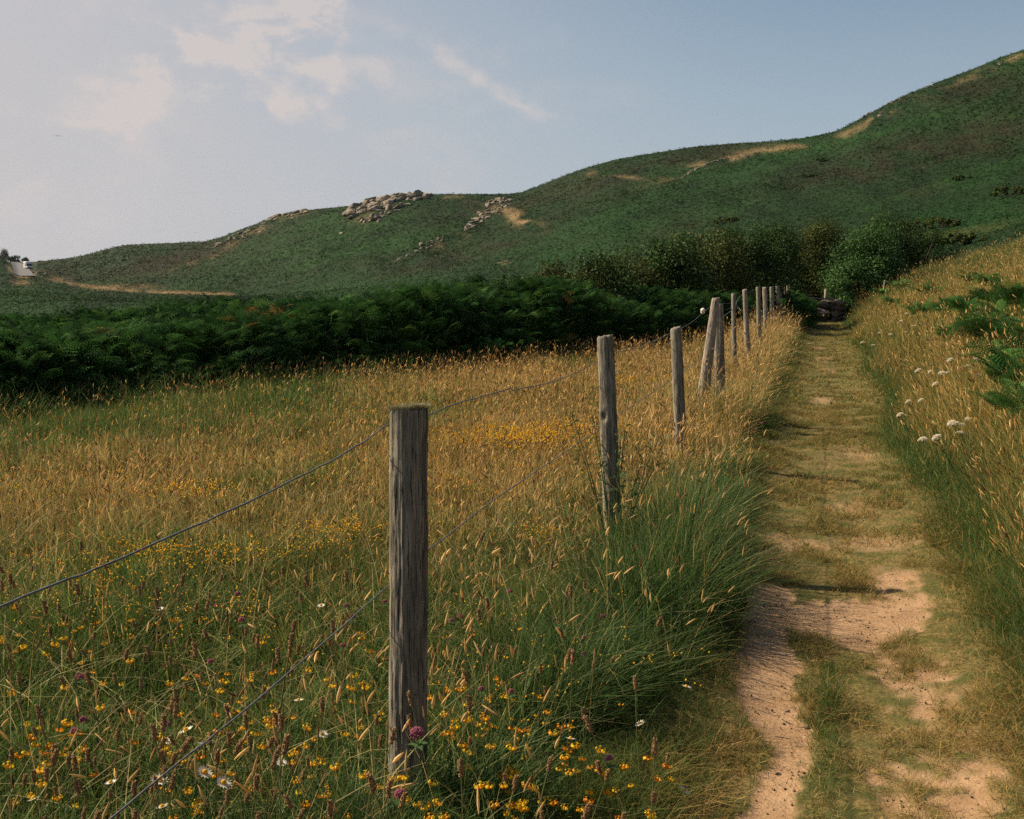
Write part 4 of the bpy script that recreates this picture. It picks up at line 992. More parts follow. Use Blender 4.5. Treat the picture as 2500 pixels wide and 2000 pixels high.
main = cluster([(850, 520, 6), (880, 515, 22), (920, 508, 30), (960, 495, 26), (1010, 484, 10), (1050, 480, 4)], 95, 6, 13, 1) + [(935, 492, 20, 11), (968, 492, 17, 13), (950, 512, 14, 11), (900, 500, 16, 9), (985, 487, 16, 9), (920, 532, 13, 11), (928, 541, 9, 11), (880, 520, 14, 8), (1000, 478, 15, 6), (890, 545, 9, 7), (960, 478, 22, 6), (985, 474, 22, 5)]
outcrop(main, 'rock_outcrop', 'largest craggy rock outcrop, breaking the skyline of the hill', 1, M_rock, G)
outcrop(cluster([(655, 537, 8), (680, 527, 10), (710, 521, 7), (750, 518, 5)], 40, 3, 7, 2) + [(720, 516, 16, 5), (738, 515, 14, 4), (670, 530, 12, 7)], 'rock_outcrop', 'low rocky lip on the skyline left of the largest outcrop', 2, M_rock, G)
outcrop(cluster([(520, 604, 3), (560, 585, 8), (600, 572, 9), (650, 553, 8)], 46, 2.5, 5.5, 3), 'rock_outcrop', 'sandy coloured slanting rocks on the skyline dropping to the left', 3, M_rock, G)
outcrop(cluster([(1132, 562, 5), (1165, 540, 12), (1195, 515, 18), (1230, 497, 14), (1250, 488, 6)], 66, 3, 7.5, 4) + [(1192, 505, 9, 9), (1200, 495, 10, 6), (1168, 523, 8, 6), (1215, 487, 12, 5), (1142, 558, 8, 6)], 'rock_outcrop', 'pinkish outcrop with a golden grass patch on its right', 4, M_rock, G)
outcrop(cluster([(968, 640, 2), (1010, 615, 5), (1040, 600, 10), (1075, 586, 9), (1088, 578, 4)], 34, 2.5, 5.5, 5) + [(1030, 600, 7, 7)], 'rock_outcrop', 'small diagonal string of rocks halfway down the slope', 5, M_rock, G)
outcrop(cluster([(1664, 435, 1), (1690, 418, 2), (1730, 400, 2), (1770, 386, 2)], 44, 2, 3.6, 6) + cluster([(1790, 384, 3), (1830, 378, 4)], 10, 2, 3.5, 61), 'rock_ledge', 'thin pale rock ledge slanting under the right skyline', 6, M_rock, G)
outcrop([(2112, 283, 7, 5), (2120, 279, 8, 5), (2128, 279, 5, 4)] + cluster([(2140, 286, 3), (2156, 280, 4)], 7, 2.5, 5, 7), 'rock_outcrop', 'two grey boulders sitting on the steep right skyline', 7, M_rockg, G)
outcrop(cluster([(2160, 252, 3), (2200, 240, 4)], 14, 2, 4.5, 8), 'rock_outcrop', 'sunlit stones on the right skyline above the two boulders', 8, M_rock, G)
outcrop(cluster([(2250, 211, 1), (2280, 208, 2)], 5, 1.5, 3, 9), 'rock_outcrop', 'few pale specks of rock on the upper right skyline', 9, M_rock, G)
outcrop(cluster([(2430, 160, 3), (2460, 151, 4), (2485, 143, 3)], 12, 2, 4, 10), 'rock_outcrop', 'bright stones near the top right corner of the hill', 10, M_rock, G)
outcrop(cluster([(75, 669, 4), (90, 668, 6), (120, 674, 4), (160, 683, 4), (190, 694, 3)], 26, 1.8, 3.8, 11) + [(112, 670, 6, 4)], 'rock_outcrop', 'pale stones on the bank just below the white van', 11, M_rock, G)
outcrop(cluster([(255, 607, 1), (330, 602, 3), (350, 601, 2)], 16, 1.5, 3, 12), 'rock_outcrop', 'faint grey rocks along the low left skyline', 12, M_rockg, G)
BL = [(300, 637, 7, 4, 'flat pale boulder pair on the dark left hillside'), (314, 632, 5, 3, 'upper small boulder beside the flat pale one'), (283, 650, 5, 2.5, 'pale slab low on the dark left hillside'), (301, 651, 2.5, 2.5, 'round pale stone right of the slab on the left hillside'),
      (265, 670, 3, 4, 'faint grey stone near the foot of the left hillside'), (272, 677, 2.5, 3, 'lower of the faint grey stones near the road'), (833, 571, 7, 3, 'small flat rock below the largest outcrop'), (760, 601, 2.2, 2.2, 'bright white stone alone in the green slope'), (696, 671, 2.5, 1.5, 'small pale stone low on the middle slope'),
      (743, 552, 5, 3, 'tan stone on the slope under the skyline lip'), (714, 536, 5, 4, 'tan boulder just below the skyline lip'), (1418, 546, 3, 2, 'white stone alone on the slope above the bracken'), (2255, 412, 3, 2.5, 'pinkish stone on the brown right slope'), (2292, 394, 4, 1.6, 'white stones high on the brown right slope'), (2371, 613, 3, 2, 'white stone beside the golden bank'),
      (770, 600, .8, .8, '')][:15]
for k, (px, py, a_, b_, lb) in enumerate(BL): outcrop([(px, py, a_, b_)], 'boulder', lb, 30 + k, M_rock, 'single stones on the hillside')

# ------------------------------------------------------------------ road and van
def road():
    L_ = [(36, 676, 296), (35, 672, 306), (31, 661, 370), (27, 651, 450), (25, 643, 560)]; R_ = [(88, 677, 300), (82, 673, 306), (72, 661, 370), (58, 651, 450), (47, 643, 560)]
    V = []
    for t in np.linspace(0, 4, 60):
        i = min(int(t), 3); f = t - i
        for side in (L_, R_):
            p, q = side[i], side[i + 1]; px = p[0] + (q[0] - p[0]) * f; py = p[1] + (q[1] - p[1]) * f; rr = p[2] + (q[2] - p[2]) * f
            V.append((px, py, rr))
    P = []
    for (px, py, rr) in V:
        d = ray(px, py); h = math.hypot(d.x, d.y); x, y = d.x / h * rr, d.y / h * rr; P.append((x, y, 0))
    P = np.array(P).reshape(-1, 2, 3); W_ = 9; G_ = np.zeros((len(P), W_, 3))
    for k in range(W_): G_[:, k] = P[:, 0] * (1 - k / (W_ - 1)) + P[:, 1] * k / (W_ - 1)
    zc = zterr(G_[..., 0], G_[..., 1]); G_[..., 2] = np.maximum(zc, zc.mean(1)[:, None]) + .12
    n, m = G_.shape[:2]; i = np.arange(n - 1)[:, None] * m + np.arange(m - 1)[None, :]; Q = np.stack([i, i + 1, i + m + 1, i + m], -1).reshape(-1, 4)
    return G_.reshape(-1, 3), Q
v, q = road(); o = obj('road', npmesh('road', v, q, smooth=True), flat_mat('asphalt', (.125, .125, .135), .9, .8, .12)); tag(o, kind='structure')
def rbox(cx, cy, cz, sx, sy, sz, bev=.12, taper=None):
    """rounded box loft in z; taper=(front cut)"""
    import bmesh
    bm = bmesh.new(); bmesh.ops.create_cube(bm, size=1)
    for v in bm.verts: v.co = Vector((v.co.x * sx, v.co.y * sy, v.co.z * sz))
    if taper:
        for v in bm.verts:
            if v.co.z > 0 and v.co.y < 0: v.co.y += taper
    bmesh.ops.bevel(bm, geom=bm.edges[:], offset=bev, segments=3, affect='EDGES', profile=.5)
    for v in bm.verts: v.co += Vector((cx, cy, cz))
    me = bpy.data.meshes.new('part'); bm.to_mesh(me); bm.free(); me.polygons.foreach_set('use_smooth', np.ones(len(me.polygons), bool)); return me
vp = hit(70, 659.5, 0, 200, 560); vp.z += .1
VAN = empty('camper_van', vp); tag(VAN, 'white camper van driving down the road at the far left', 'van')
M_van = flat_mat('white_paint', (.82, .80, .76), .35, spec=.5); M_glass = flat_mat('dark_glass', (.02, .025, .03), .12, spec=.6); M_tyre = flat_mat('tyre_rubber', (.02, .02, .02), .8); M_lamp = flat_mat('lamp_lens', (.75, .75, .7), .15); M_trim = flat_mat('dark_trim', (.05, .05, .055), .6)
tov = Vector((-vp.x, -vp.y, 0)).normalized(); VAN.rotation_euler = (0, 0, math.atan2(tov.y, tov.x) + math.pi / 2 + .12)
def vpart(name, me, mat): me.name = name; return obj(name, me, mat, VAN)
vpart('body', rbox(0, 1.7, 1.62, 2.25, 4.6, 2.2, .16), M_van)
vpart('overcab', rbox(0, -.95, 2.35, 2.2, 1.5, .78, .3, .35), M_van)
vpart('cab', rbox(0, -1.35, 1.2, 1.95, 2.0, 1.5, .2, .65), M_van)
vpart('bonnet', rbox(0, -2.25, .82, 1.9, 1.0, .78, .18, .25), M_van)
me = rbox(0, 0, 0, 1.72, .05, .82, .02); o = vpart('windscreen', me, M_glass); o.location = (0, -2.02, 1.55); o.rotation_euler = (-.55, 0, 0)
for sx in (-1, 1):
    o = vpart('side_window', rbox(sx * .985, -1.25, 1.5, .04, .9, .5, .015), M_glass)
    o = vpart('headlight', rbox(sx * .72, -2.76, .78, .32, .08, .2, .03), M_lamp)
    o = vpart('mirror', rbox(sx * 1.18, -1.75, 1.5, .2, .12, .34, .04), M_trim)
    o = vpart('camper_window', rbox(sx * 1.13, 1.9, 1.95, .03, 1.1, .5, .012), M_glass)
vpart('bumper', rbox(0, -2.78, .45, 1.95, .18, .28, .06), M_trim)
vpart('grille', rbox(0, -2.77, .78, .9, .06, .16, .02), M_trim)
for sx in (-1, 1):
    for yy in (-1.75, 2.6):
        v, q = lathe([(.001, -.1), (.2, -.11), (.34, -.1), (.35, 0), (.34, .1), (.2, .11), (.001, .1)], 20); v = v[:, [2, 1, 0]]; o = obj('wheel', npmesh('wheel', v, q, smooth=True), M_tyre, VAN); o.location = (sx * .95, yy, .35)
        VAN.scale = (.92, .92, .92)
        v, q = lathe([(.001, .115), (.19, .115), (.2, .1)], 16); v = v[:, [2, 1, 0]] * np.array([sx, 1, 1]); obj('rim', npmesh('rim', v, q, smooth=True), M_lamp, o)

# a gull far off in the sky
gpos = at(140, 332, 140)
BIRD = empty('gull', gpos); tag(BIRD, 'tiny distant bird gliding in the pale sky at left', 'bird')
v, q = lathe([(.001, -.22), (.025, -.17), (.045, -.08), (.05, .02), (.035, .12), (.022, .17), (.024, .2), (.001, .25)], 10)
M_bird = flat_mat('grey_feathers', (.20, .19, .20), .8)
v = v[:, [0, 2, 1]]; o = obj('body', npmesh('body', v, q, smooth=True), M_bird, BIRD)
for sg in (-1, 1):
    prof = [(.02, .06, -.07, 0), (.22, .10, -.06, .07), (.42, .05, -.07, .06), (.6, -.08, -.12, .0)]; V = []
    for (x, yf, yb, z) in prof: V += [(sg * x, yf, z + .008), (sg * x, yb, z + .008), (sg * x, yb, z - .004), (sg * x, yf, z - .004)]
    Q = []
    for i in range(3):
        for s in range(4): Q.append([i * 4 + s, i * 4 + (s + 1) % 4, (i + 1) * 4 + (s + 1) % 4, (i + 1) * 4 + s])
    obj('wing', npmesh('wing', V, Q), M_bird, BIRD)
BIRD.rotation_euler = (.1, .12, PSI + .15)

# ------------------------------------------------------------------ flowers (individual plants)
def copy_tree(src, loc, rot, sc, label=None):
    r = src.copy(); C.objects.link(r); r.location = loc; r.rotation_euler = rot; r.scale = (sc, sc, sc)
    if label: r['label'] = label
    for ch in src.children:
        c = ch.copy(); C.objects.link(c); c.parent = r
    return r
def stemmesh(h, r, bend, col, name='stem'):
    pts = smoothline([Vector((0, 0, 0)), Vector((bend * .2, 0, h * .5)), Vector((bend, 0, h))], 4); v, q = tube(pts, list(np.linspace(r, r * .7, len(pts))), 5); return npmesh(name, v, q, col=np.tile(col, (len(v), 1)), smooth=True)
flower_hits = []
def place(src, px, py, hgt, k, label=None, tilt=.25, sc=1.0, dz=None):
    """root on the ground so that the head, hgt above it, shows at px,py"""
    p = hit(px, py, hgt, 1.2, 60); rot = (U(-tilt, tilt), U(-tilt, tilt), U(0, 6.28))
    if k == 0: src.location = p; src.rotation_euler = rot; src.scale = (sc,) * 3; o = src
    else: o = copy_tree(src, p, rot, sc)
    if label: o['label'] = label
    return o
# daisies
D_ = empty('daisy'); tag(D_, 'white ox eye daisy', 'flower', 'daisies in the meadow')
obj('stem', stemmesh(.24, .0016, .01, (.06, .11, .03)), M_petal, D_)
B = Bag(); n = 15; a = np.arange(n) * 2 * math.pi / n; P = np.stack([.011 * np.cos(a) + .01, .011 * np.sin(a), np.full(n, .241)], -1)
B.add(*leaves(P, np.stack([np.cos(a) * -.25, np.sin(a) * -.25, np.ones(n)], -1), np.full(n, .014), np.full(n, .0048), np.tile((.86, .83, .74), (n, 1)), axis=np.stack([np.cos(a), np.sin(a), np.zeros(n)], -1), fold=0)); B.build('petals', M_petal, parent=D_)
v, q = lathe([(.001, .2475), (.0035, .2465), (.0052, .2435), (.005, .240), (.001, .239)], 12); v[:, 0] += .01; obj('disc', npmesh('disc', v, q, col=np.tile((.72, .42, .03), (len(v), 1)), smooth=True), M_petal, D_)
DP = [(384, 1780), (730, 1720), (568, 1836), (392, 1888), (507, 1909), (447, 1924), (359, 1932), (645, 1836), (317, 1907), (751, 1744), (409, 1477), (152, 1951), (451, 1972), (1644, 1750), (1377, 1820), (1555, 1887), (1639, 1680), (793, 1470)]
DLX = ['drooping white daisy above the middle wire at left', 'lone white daisy high up left of the nearest post', 'wide open daisy just right of the middle wire', 'daisy touching the upper side of the middle wire', 'wide open daisy at bottom left, right of the wire', 'daisy below the middle wire near the bottom', 'daisy directly under the middle wire at bottom left',
       'pale daisy facing right beside the open one', 'tiny daisy bud left of the wire', 'small round daisy bud just below the lone high one', 'small daisy far up the meadow at left', 'daisy in the bottom left corner', 'tiny daisy at the very bottom left of the post', 'bright daisy by the edge of the path', 'pale daisy seen side on right of the post', 'daisy among yellow flowers bottom right of the post', 'small daisy by the dark grass near the path', 'far small daisy left of the nearest post']
for k, (px, py) in enumerate(DP): place(D_, px, py, .24, k, DLX[k], .45, (1.35 if k in (2, 4, 5, 6, 3) else 1.0))
# clovers
CL = empty('red_clover'); tag(CL, 'pink clover', 'flower', 'pink clover heads in the meadow')
obj('stem', stemmesh(.26, .0016, .012, (.09, .14, .04)), M_petal, CL)
B = Bag(); n = 150; z = U(-.3, 1, n); a = U(0, 6.28, n); rr = np.sqrt(1 - z ** 2); d = np.stack([rr * np.cos(a), rr * np.sin(a), z], -1)
B.add(*heads(d * .006 + np.array([.012, 0, .268]), d + np.array([0, 0, .35]), np.full(n, .0085), np.full(n, .0016), pick([(.52, .17, .24), (.60, .27, .33), (.42, .12, .19)], [1, 1, 1], n))); B.build('flower_head', M_petal, parent=CL)
B = Bag(); n = 5; a = np.arange(n) * 1.3; B.add(*leaves(np.stack([.012 * np.cos(a) + .01, .012 * np.sin(a), np.full(n, .245)], -1), np.tile((0, 0, 1.), (n, 1)), np.full(n, .026), np.full(n, .012), np.tile((.06, .12, .035), (n, 1)), axis=np.stack([np.cos(a), np.sin(a), np.zeros(n)], -1))); B.build('leaf', M_petal, parent=CL)
CP = [(1064, 1872), (941, 1946), (1185, 1625), (1288, 1633), (1253, 1429), (1335, 1483), (1380, 1477), (1444, 1486), (1447, 1515), (1402, 1550), (1138, 1474), (1100, 1470), (1523, 1837), (848, 1442), (934, 1432), (578, 1442), (601, 1506), (849, 1485), (198, 1615), (184, 1774), (534, 1442), (528, 1592), (820, 1538), (374, 1738), (196, 1734), (1870, 1030), (1880, 1060)]
CLB = ['large pink clover close to the right foot of the nearest post', 'pink clover among yellow flowers left of the post foot', 'pink clover on the lowest wire halfway between the two near posts', 'pink clover just right of the lowest wire', 'pink clover high up, farthest right of the nearest post', 'dusky clover right of the topmost one near the lowest wire', 'dark red clover left of the second post foot', 'upper of two clovers below the second post', 'lower of two clovers below the second post', 'pink clover left below the pair under the second post',
       'small pink clover right of the nearest post at mid height', 'small dusky clover nearest the right side of the post at mid height', 'pink clover in the yellow flowers by the path edge', 'upper clover left of the nearest post at mid height', 'clover showing beside the right edge of the nearest post', 'upper clover of a loose trio left of the nearest post', 'middle clover of the trio left of the nearest post', 'clover just left of the post where the middle wire meets it', 'pink clover in the left meadow above the middle wire', 'lower pink clover near the left edge',
       'leftmost clover of the loose trio', 'clover just below the loose trio', 'clover sitting right on the middle wire left of the post', 'pinkish clover above the drooping daisy', 'small clover directly above the lower left one', 'upper tiny pink clover at the verge by the path', 'lower tiny pink clover at the verge by the path']
for k, (px, py) in enumerate(CP): place(CL, px, py, .275, k, CLB[k], .2, 1.45 if k == 0 else 1.15 if k == 1 else U(.75, 1.0))
# trefoil
TF = empty('trefoil'); tag(TF, 'yellow trefoil', 'flower', 'yellow trefoil clusters near the camera')
obj('stem', stemmesh(.19, .0012, .012, (.09, .15, .03)), M_petal, TF)
def tref(cols, seed):
    B = Bag(); r = np.random.default_rng(seed); n = 5; a = np.arange(n) * 2 * math.pi / n + .3; d = np.stack([np.cos(a), np.sin(a), np.full(n, .55)], -1)
    P = np.array([.012, 0, .19]) + d * .003
    B.add(*heads(P, d, np.full(n, .011), np.full(n, .0048), np.array([cols[r.integers(0, len(cols))] for _ in range(n)]), 6, (.2, .8, 1.0, .3)))
    up = np.tile((0, 0, 1.), (n, 1)) + d * .4; B.add(*leaves(P + d * .011 + np.array([0, 0, .004]), d * 1.0, np.full(n, .012), np.full(n, .011), np.array([cols[r.integers(0, len(cols))] for _ in range(n)]), axis=np.tile((0, 0, 1.), (n, 1))))
    return B
YEL = [(.86, .62, .025), (.85, .56, .02), (.82, .48, .015), (.80, .38, .012)]; ORG = [(.78, .30, .012), (.60, .13, .01), (.82, .42, .01)]
tref(YEL, 1).build('flower_head', M_petal, parent=TF)
TF2 = empty('trefoil'); tag(TF2, 'orange trefoil', 'flower', 'orange trefoil clusters near the camera')
obj('stem', TF.children[0].data, None, TF2); tref(ORG, 2).build('flower_head', M_petal, parent=TF2)
tmask = [(1150, 1800, 190, 110, .8), (1080, 1940, 330, 50, 1.3), (740, 1930, 120, 60, 1.0), (160, 1560, 150, 80, .7), (150, 1790, 150, 60, .7), (1580, 1900, 110, 80, .3), (880, 1720, 90, 110, .6), (600, 1800, 220, 130, .5), (60, 1900, 100, 70, .5), (1330, 1850, 140, 120, .6), (400, 1640, 220, 120, .4)]
cand = []
rr2 = np.random.default_rng(77)
while len(cand) < 290:
    px, py = rr2.uniform(-20, 1720), rr2.uniform(1450, 2020); m = max(k * math.exp(-((px - cx) / sx) ** 2 - ((py - cy) / sy) ** 2) for (cx, cy, sx, sy, k) in tmask)
    if px > 960 and px < 1040 and py < 1900: continue
    if rr2.uniform(0, 1) < m:
        cand.append((px, py))
        if rr2.uniform(0, 1) < .5: cand.append((px + rr2.normal(0, 16), py + rr2.normal(0, 10)))
ky = ko = 0
def where(px, py):
    wire_y = 1998 - (px - 270) * .84
    if px < 950:
        if py > 1880: return 'in the bottom strip left of the post foot' if px > 500 else 'in the bottom left corner'
        if px > 760: return 'close by the left side of the nearest post'
        if py < wire_y - 60: return 'in the left meadow above the middle wire'
        return 'between the middle wire and the nearest post'
    if px < 1130: return 'crowding round the foot of the nearest post'
    if px > 1480: return 'on the turf by the bottom of the path'
    return 'right of the post along the bottom of the meadow' if py > 1860 else 'right of the post above the bottom band of flowers'
for (px, py) in cand[:290]:
    if rr2.uniform(0, 1) < .68: place(TF, px, py, .165, ky, 'yellow trefoil cluster ' + where(px, py), .35, float(rr2.uniform(.62, 1.02))); ky += 1
    else: place(TF2, px, py, .155, ko, 'orange trefoil cluster ' + where(px, py), .35, float(rr2.uniform(.6, .95))); ko += 1
# plantain heads
PL = empty('ribwort_plantain'); tag(PL, 'plantain', 'flower', 'ribwort plantains in the near meadow')
obj('stem', stemmesh(.34, .0016, .025, (.20, .21, .08)), M_petal, PL)
def plant_head(cols):
    B = Bag(); n = 110; t = U(0, 1, n); a = U(0, 6.28, n); L = .036; R = .0047 * np.sin(np.clip(t * .85 + .12, 0, 1) * math.pi) ** .5; d = np.stack([np.cos(a), np.sin(a), np.full(n, .5)], -1)
    B.add(*heads(np.array([.025, 0, .335]) + np.stack([np.cos(a) * R * .6 + t * L * .1, np.sin(a) * R * .6, t * L], -1), d, np.full(n, .0045), np.full(n, .0015), pick(cols, [1] * len(cols), n, .3)))
    B.add(*heads(np.array([[.025, 0, .335]]), np.array([[.1, 0, 1.]]), np.array([L]), np.array([.0042]), np.array([cols[0]]), 6, (.4, 1, 1, 1, .3))); return B
plant_head([(.40, .25, .12), (.50, .33, .17), (.24, .13, .06)]).build('flower_head', M_petal, parent=PL)
pl = []
while len(pl) < 230:
    px, py = rr2.uniform(0, 1600), rr2.uniform(1330, 2000)
    m = 1.0 if px < 950 else .45
    if 940 < px < 1050: continue
    if rr2.uniform() < m: pl.append((px, py))
pl = [(240, 1480), (170, 1545), (378, 1470), (250, 1865), (592, 1955), (660, 1655), (1003, 1920)] + pl
for k, (px, py) in enumerate(pl): place(PL, px, py, .36, k, ('short' if k % 3 == 0 else 'slender' if k % 3 == 1 else 'dark') + ' brown plantain head ' + where(px, py) if k != 6 else 'plantain head standing in front of the foot of the nearest post', .35, float(rr2.uniform(.7, 1.25)) if k > 6 else 1.3)
# hogweed / wild carrot umbels on the bank
UM = empty('wild_carrot'); tag(UM, 'white umbel', 'flower', 'white flat topped umbels on the right bank')
obj('stem', stemmesh(.56, .003, .02, (.10, .15, .06)), M_petal, UM)
B = Bag(); n = 330; a = U(0, 6.28, n); rr = np.sqrt(U(.02, 1, n)); cl = np.round(a / .45) * .45; aa = cl + (a - cl) * .55; R = .040
P = np.stack([R * rr * np.cos(aa) + .02, R * rr * np.sin(aa), .595 - .020 * rr ** 2 + U(-.005, .005, n)], -1); N = rng.normal(size=(n, 3)) * .35 + np.array([0, 0, 1]); B.add(*leaves(P, N, np.full(n, .0065), np.full(n, .006), pick([(.80, .74, .62), (.66, .60, .46)], [1, 1], n, .08)))
B.build('flower_head', M_petal, parent=UM)
V, Q, nn = [], [], 0
for k in range(14):
    a = k * .449; e = Vector((.02 + .036 * math.cos(a), .036 * math.sin(a), .585)); v, q = tube([Vector((.02, 0, .552)), Vector((.02, 0, .552)).lerp(e, .5) + Vector((0, 0, -.004)), e], .0009, 4); V.append(v); Q.append(q + nn); nn += len(v)
v = np.concatenate(V); obj('ray', npmesh('ray', v, np.concatenate(Q), col=np.tile((.12, .17, .07), (len(v), 1))), M_petal, UM)
UP = [(2207, 759, 1.0), (2217, 779, .8), (2223, 793, .8), (2156, 811, .9), (2178, 814, 1.1), (2130, 832, 1.1), (2144, 839, 1.0), (2201, 808, .7), (2225, 911, 1.15), (2299, 904, 1.1), (2313, 902, 1.1), (2350, 906, .95), (2239, 924, .7), (2272, 935, .5), (2255, 955, .9), (2186, 977, .8), (2216, 981, .8), (2168, 1000, .9),
      (2401, 857, .8), (2369, 873, .8), (2359, 890, .8), (2290, 1040, 1.0), (2297, 1050, .9), (2305, 1064, 1.0), (2260, 1059, 1.1), (2321, 1028, .6), (2362, 1015, .6), (2339, 1053, .7), (2450, 815, .6), (2460, 840, .6), (2411, 835, .6)]
UL = ['highest and farthest white umbel on the bank', 'small pale umbel just below the highest one', 'second small pale umbel below the highest one', 'upper left umbel of the far loose group', 'full white umbel in the middle of the far group', 'leftmost umbel of the far group by the path', 'flat low umbel right below the leftmost far one', 'pale umbel at the right end of the far group', 'big white umbel leaning left above the grassy path edge', 'left of two touching big umbels', 'right of two touching big umbels', 'flat umbel seen edge on right of the touching pair', 'thin umbel just below the big leaning one', 'small seeding umbel below the touching pair', 'flat tilted umbel with two browned heads beside it', 'small umbel third from the bottom left', 'small tilted umbel right of the third from the bottom left', 'lowest left umbel hanging out towards the path',
      'pale umbel in front of the fern patch', 'faint umbel left of the fern patch', 'faint flat umbel under the fern patch', 'top umbel of the lowest white cluster', 'middle umbel of the lowest white cluster', 'bottom umbel of the lowest white cluster', 'left umbel of the lowest white cluster', 'tiny umbel above the lowest cluster', 'small cream umbel right of and above the lowest cluster', 'browning umbel right of the lowest cluster', 'upper tiny umbel among the right ferns', 'lower tiny umbel among the right ferns', 'tiny umbel left of the right ferns']
for k, (px, py, s_) in enumerate(UP):
    o = place(UM, px, py, .595 * s_ ** .5 * .88, k, UL[k], .3, s_ ** .5 * .88)
    if px < 2300 and py > 900:        # rooted in the bank and leaning out over the path
        o.rotation_euler = (U(-.1, .1), -.55, 0); o.location.x += .33; o.location.z = float(zterr(o.location.x, o.location.y)) - .02
# the single tall umbel over the bracken
HG = empty('hogweed'); p = hit(1232, 845, 0, 10, 40); hp = at(1232, 640, 26.5); HG.location = (hp.x, hp.y, float(zterr(hp.x, hp.y))); tag(HG, 'pale seeding hogweed head standing above the bracken belt', 'flower')
hh = hp.z - HG.location.z; v, q = tube([Vector((0, 0, 0)), Vector((.02, 0, hh * .5)), Vector((0, 0, hh - .08))], .01, 6); obj('stem', npmesh('stem', v, q, col=np.tile((.14, .16, .07), (len(v), 1))), M_petal, HG)
B = Bag(); n = 520; k5 = rng.integers(0, 6, n); off = np.array([(-.1, 0, 0), (.02, 0, .04), (.12, 0, .0), (-.04, .05, -.05), (.16, 0, -.09), (.05, -.04, -.02)])[k5]; a = U(0, 6.28, n); rr = np.sqrt(U(0, 1, n)) * .07
P = off + np.stack([rr * np.cos(a), rr * np.sin(a), hh - 6 * rr ** 2], -1); B.add(*leaves(P, rng.normal(size=(n, 3)) * .4 + np.array([0, 0, 1]), np.full(n, .022), np.full(n, .018), pick([(.42, .38, .22), (.30, .30, .16)], [1, 1], n))); B.build('flower_head', M_petal, parent=HG)

# far yellow flower drifts, uncountable
def drifts():
    B = Bag()
    for (cx, cy, sx, sy, n, rs) in [(1260, 1062, 110, 14, 420, .010), (1400, 1040, 60, 12, 120, .010), (1560, 925, 60, 5, 70, .012), (830, 1290, 60, 18, 90, .007), (420, 1345, 80, 18, 70, .007), (480, 1190, 60, 12, 90, .008), (640, 1340, 120, 20, 60, .007), (1310, 1295, 30, 12, 40, .006), (1690, 1060, 50, 60, 90, .008), (1640, 1230, 50, 40, 30, .006), (250, 1400, 200, 60, 120, .007), (1150, 1150, 150, 50, 110, .007), (850, 1120, 200, 30, 90, .008), (1000, 1000, 200, 20, 60, .01), (180, 1180, 150, 30, 50, .008), (1300, 1600, 150, 100, 60, .006), (300, 1500, 250, 60, 80, .006)]:
        for _ in range(n):
            px, py = rng.normal(cx, sx), rng.normal(cy, sy)
            if py < 880 or (940 < px < 1050 and py > 1000): continue
            p = hit(px, py, .24, 2, 40); 
            m = 3; P = np.array(p)[None, :] + rng.normal(size=(m, 3)) * np.array([.015, .015, .008]) + np.array([0, 0, .24])
            B.add(*heads(P, rng.normal(size=(m, 3)) + np.array([0, 0, .8]), np.full(m, rs * 1.3), np.full(m, rs * .6), pick(YEL + ORG[:1], [3, 3, 3, 2, 1], m), 4))
    return B
tag(drifts().build('yellow_flower_drift', M_petal), 'drifts of tiny yellow and orange flowers spread through the meadow', 'flowers', kind='stuff')

# ferns on the right bank, each clump a plant of its own
M_f2 = M_frond
FE = [(2330, 830, 9, .7, 'low fern clump in the middle of the golden bank'), (2465, 945, 9, .8, 'fern clump under the right hand umbels'), (2250, 765, 8, .7, 'fern clump above the highest umbel'), (2400, 745, 9, .8, 'fern clump on the upper bank below the gorse'), (2445, 790, 9, .8, 'fern clump between the upper and the biggest ones'), (2180, 745, 8, .7, 'fern clump where the bank meets the ivy bush'), (2370, 690, 8, .8, 'highest fern clump at the top of the golden bank'), (2440, 850, 12, 1.0, 'big bright fern clump near the right edge of the bank'), (2390, 810, 9, .8, 'fern clump uphill left of the biggest one'), (2480, 760, 10, 1.0, 'dark fern clump at the right edge high on the bank'), (2270, 720, 9, .8, 'fern clump at the head of the bank by the stake'), (2310, 760, 9, .8, 'fern clump in the golden grass mid bank'), (2350, 770, 9, .8, 'fern clump beside the mid bank one'),
      (2200, 705, 9, .8, 'fern clump below the ivy bush'), (2150, 720, 8, .7, 'small fern clump at the foot of the ivy bush'), (2490, 900, 10, .8, 'fern clump cut by the right edge'), (2420, 700, 8, .8, 'fern clump high under the hillside'), (2495, 1010, 8, .7, 'low dark fern at the right edge nearer the camera'), (1420, 815, 8, .6, 'pale fern clump at the foot of the bracken belt'), (1205, 850, 9, .6, 'bright fern clump standing out before the belt')]
for k, (px, py, nf, L0, lb) in enumerate(FE):
    p = hit(px, py, .35, 3, 60); a = np.arange(nf) * 2 * math.pi / nf + U(0, 1); root = empty('fern', p); tag(root, lb, 'fern', 'fern clumps on the bank and belt foot')
    a = np.concatenate([a, a + .5]); n = len(a); B = Bag(); L = U(.26, .46, n) * L0
    B.add(*fronds(np.stack([np.cos(a) * .05, np.sin(a) * .05, np.full(n, .24)], -1), a, L, pick([(.04, .11, .028), (.065, .155, .036)], [1, 1], n), U(.7, 1.3, n), U(-.5, .2, n), M=14, K=5, pet=.6)); B.build('frond_cluster', M_frond, parent=root)

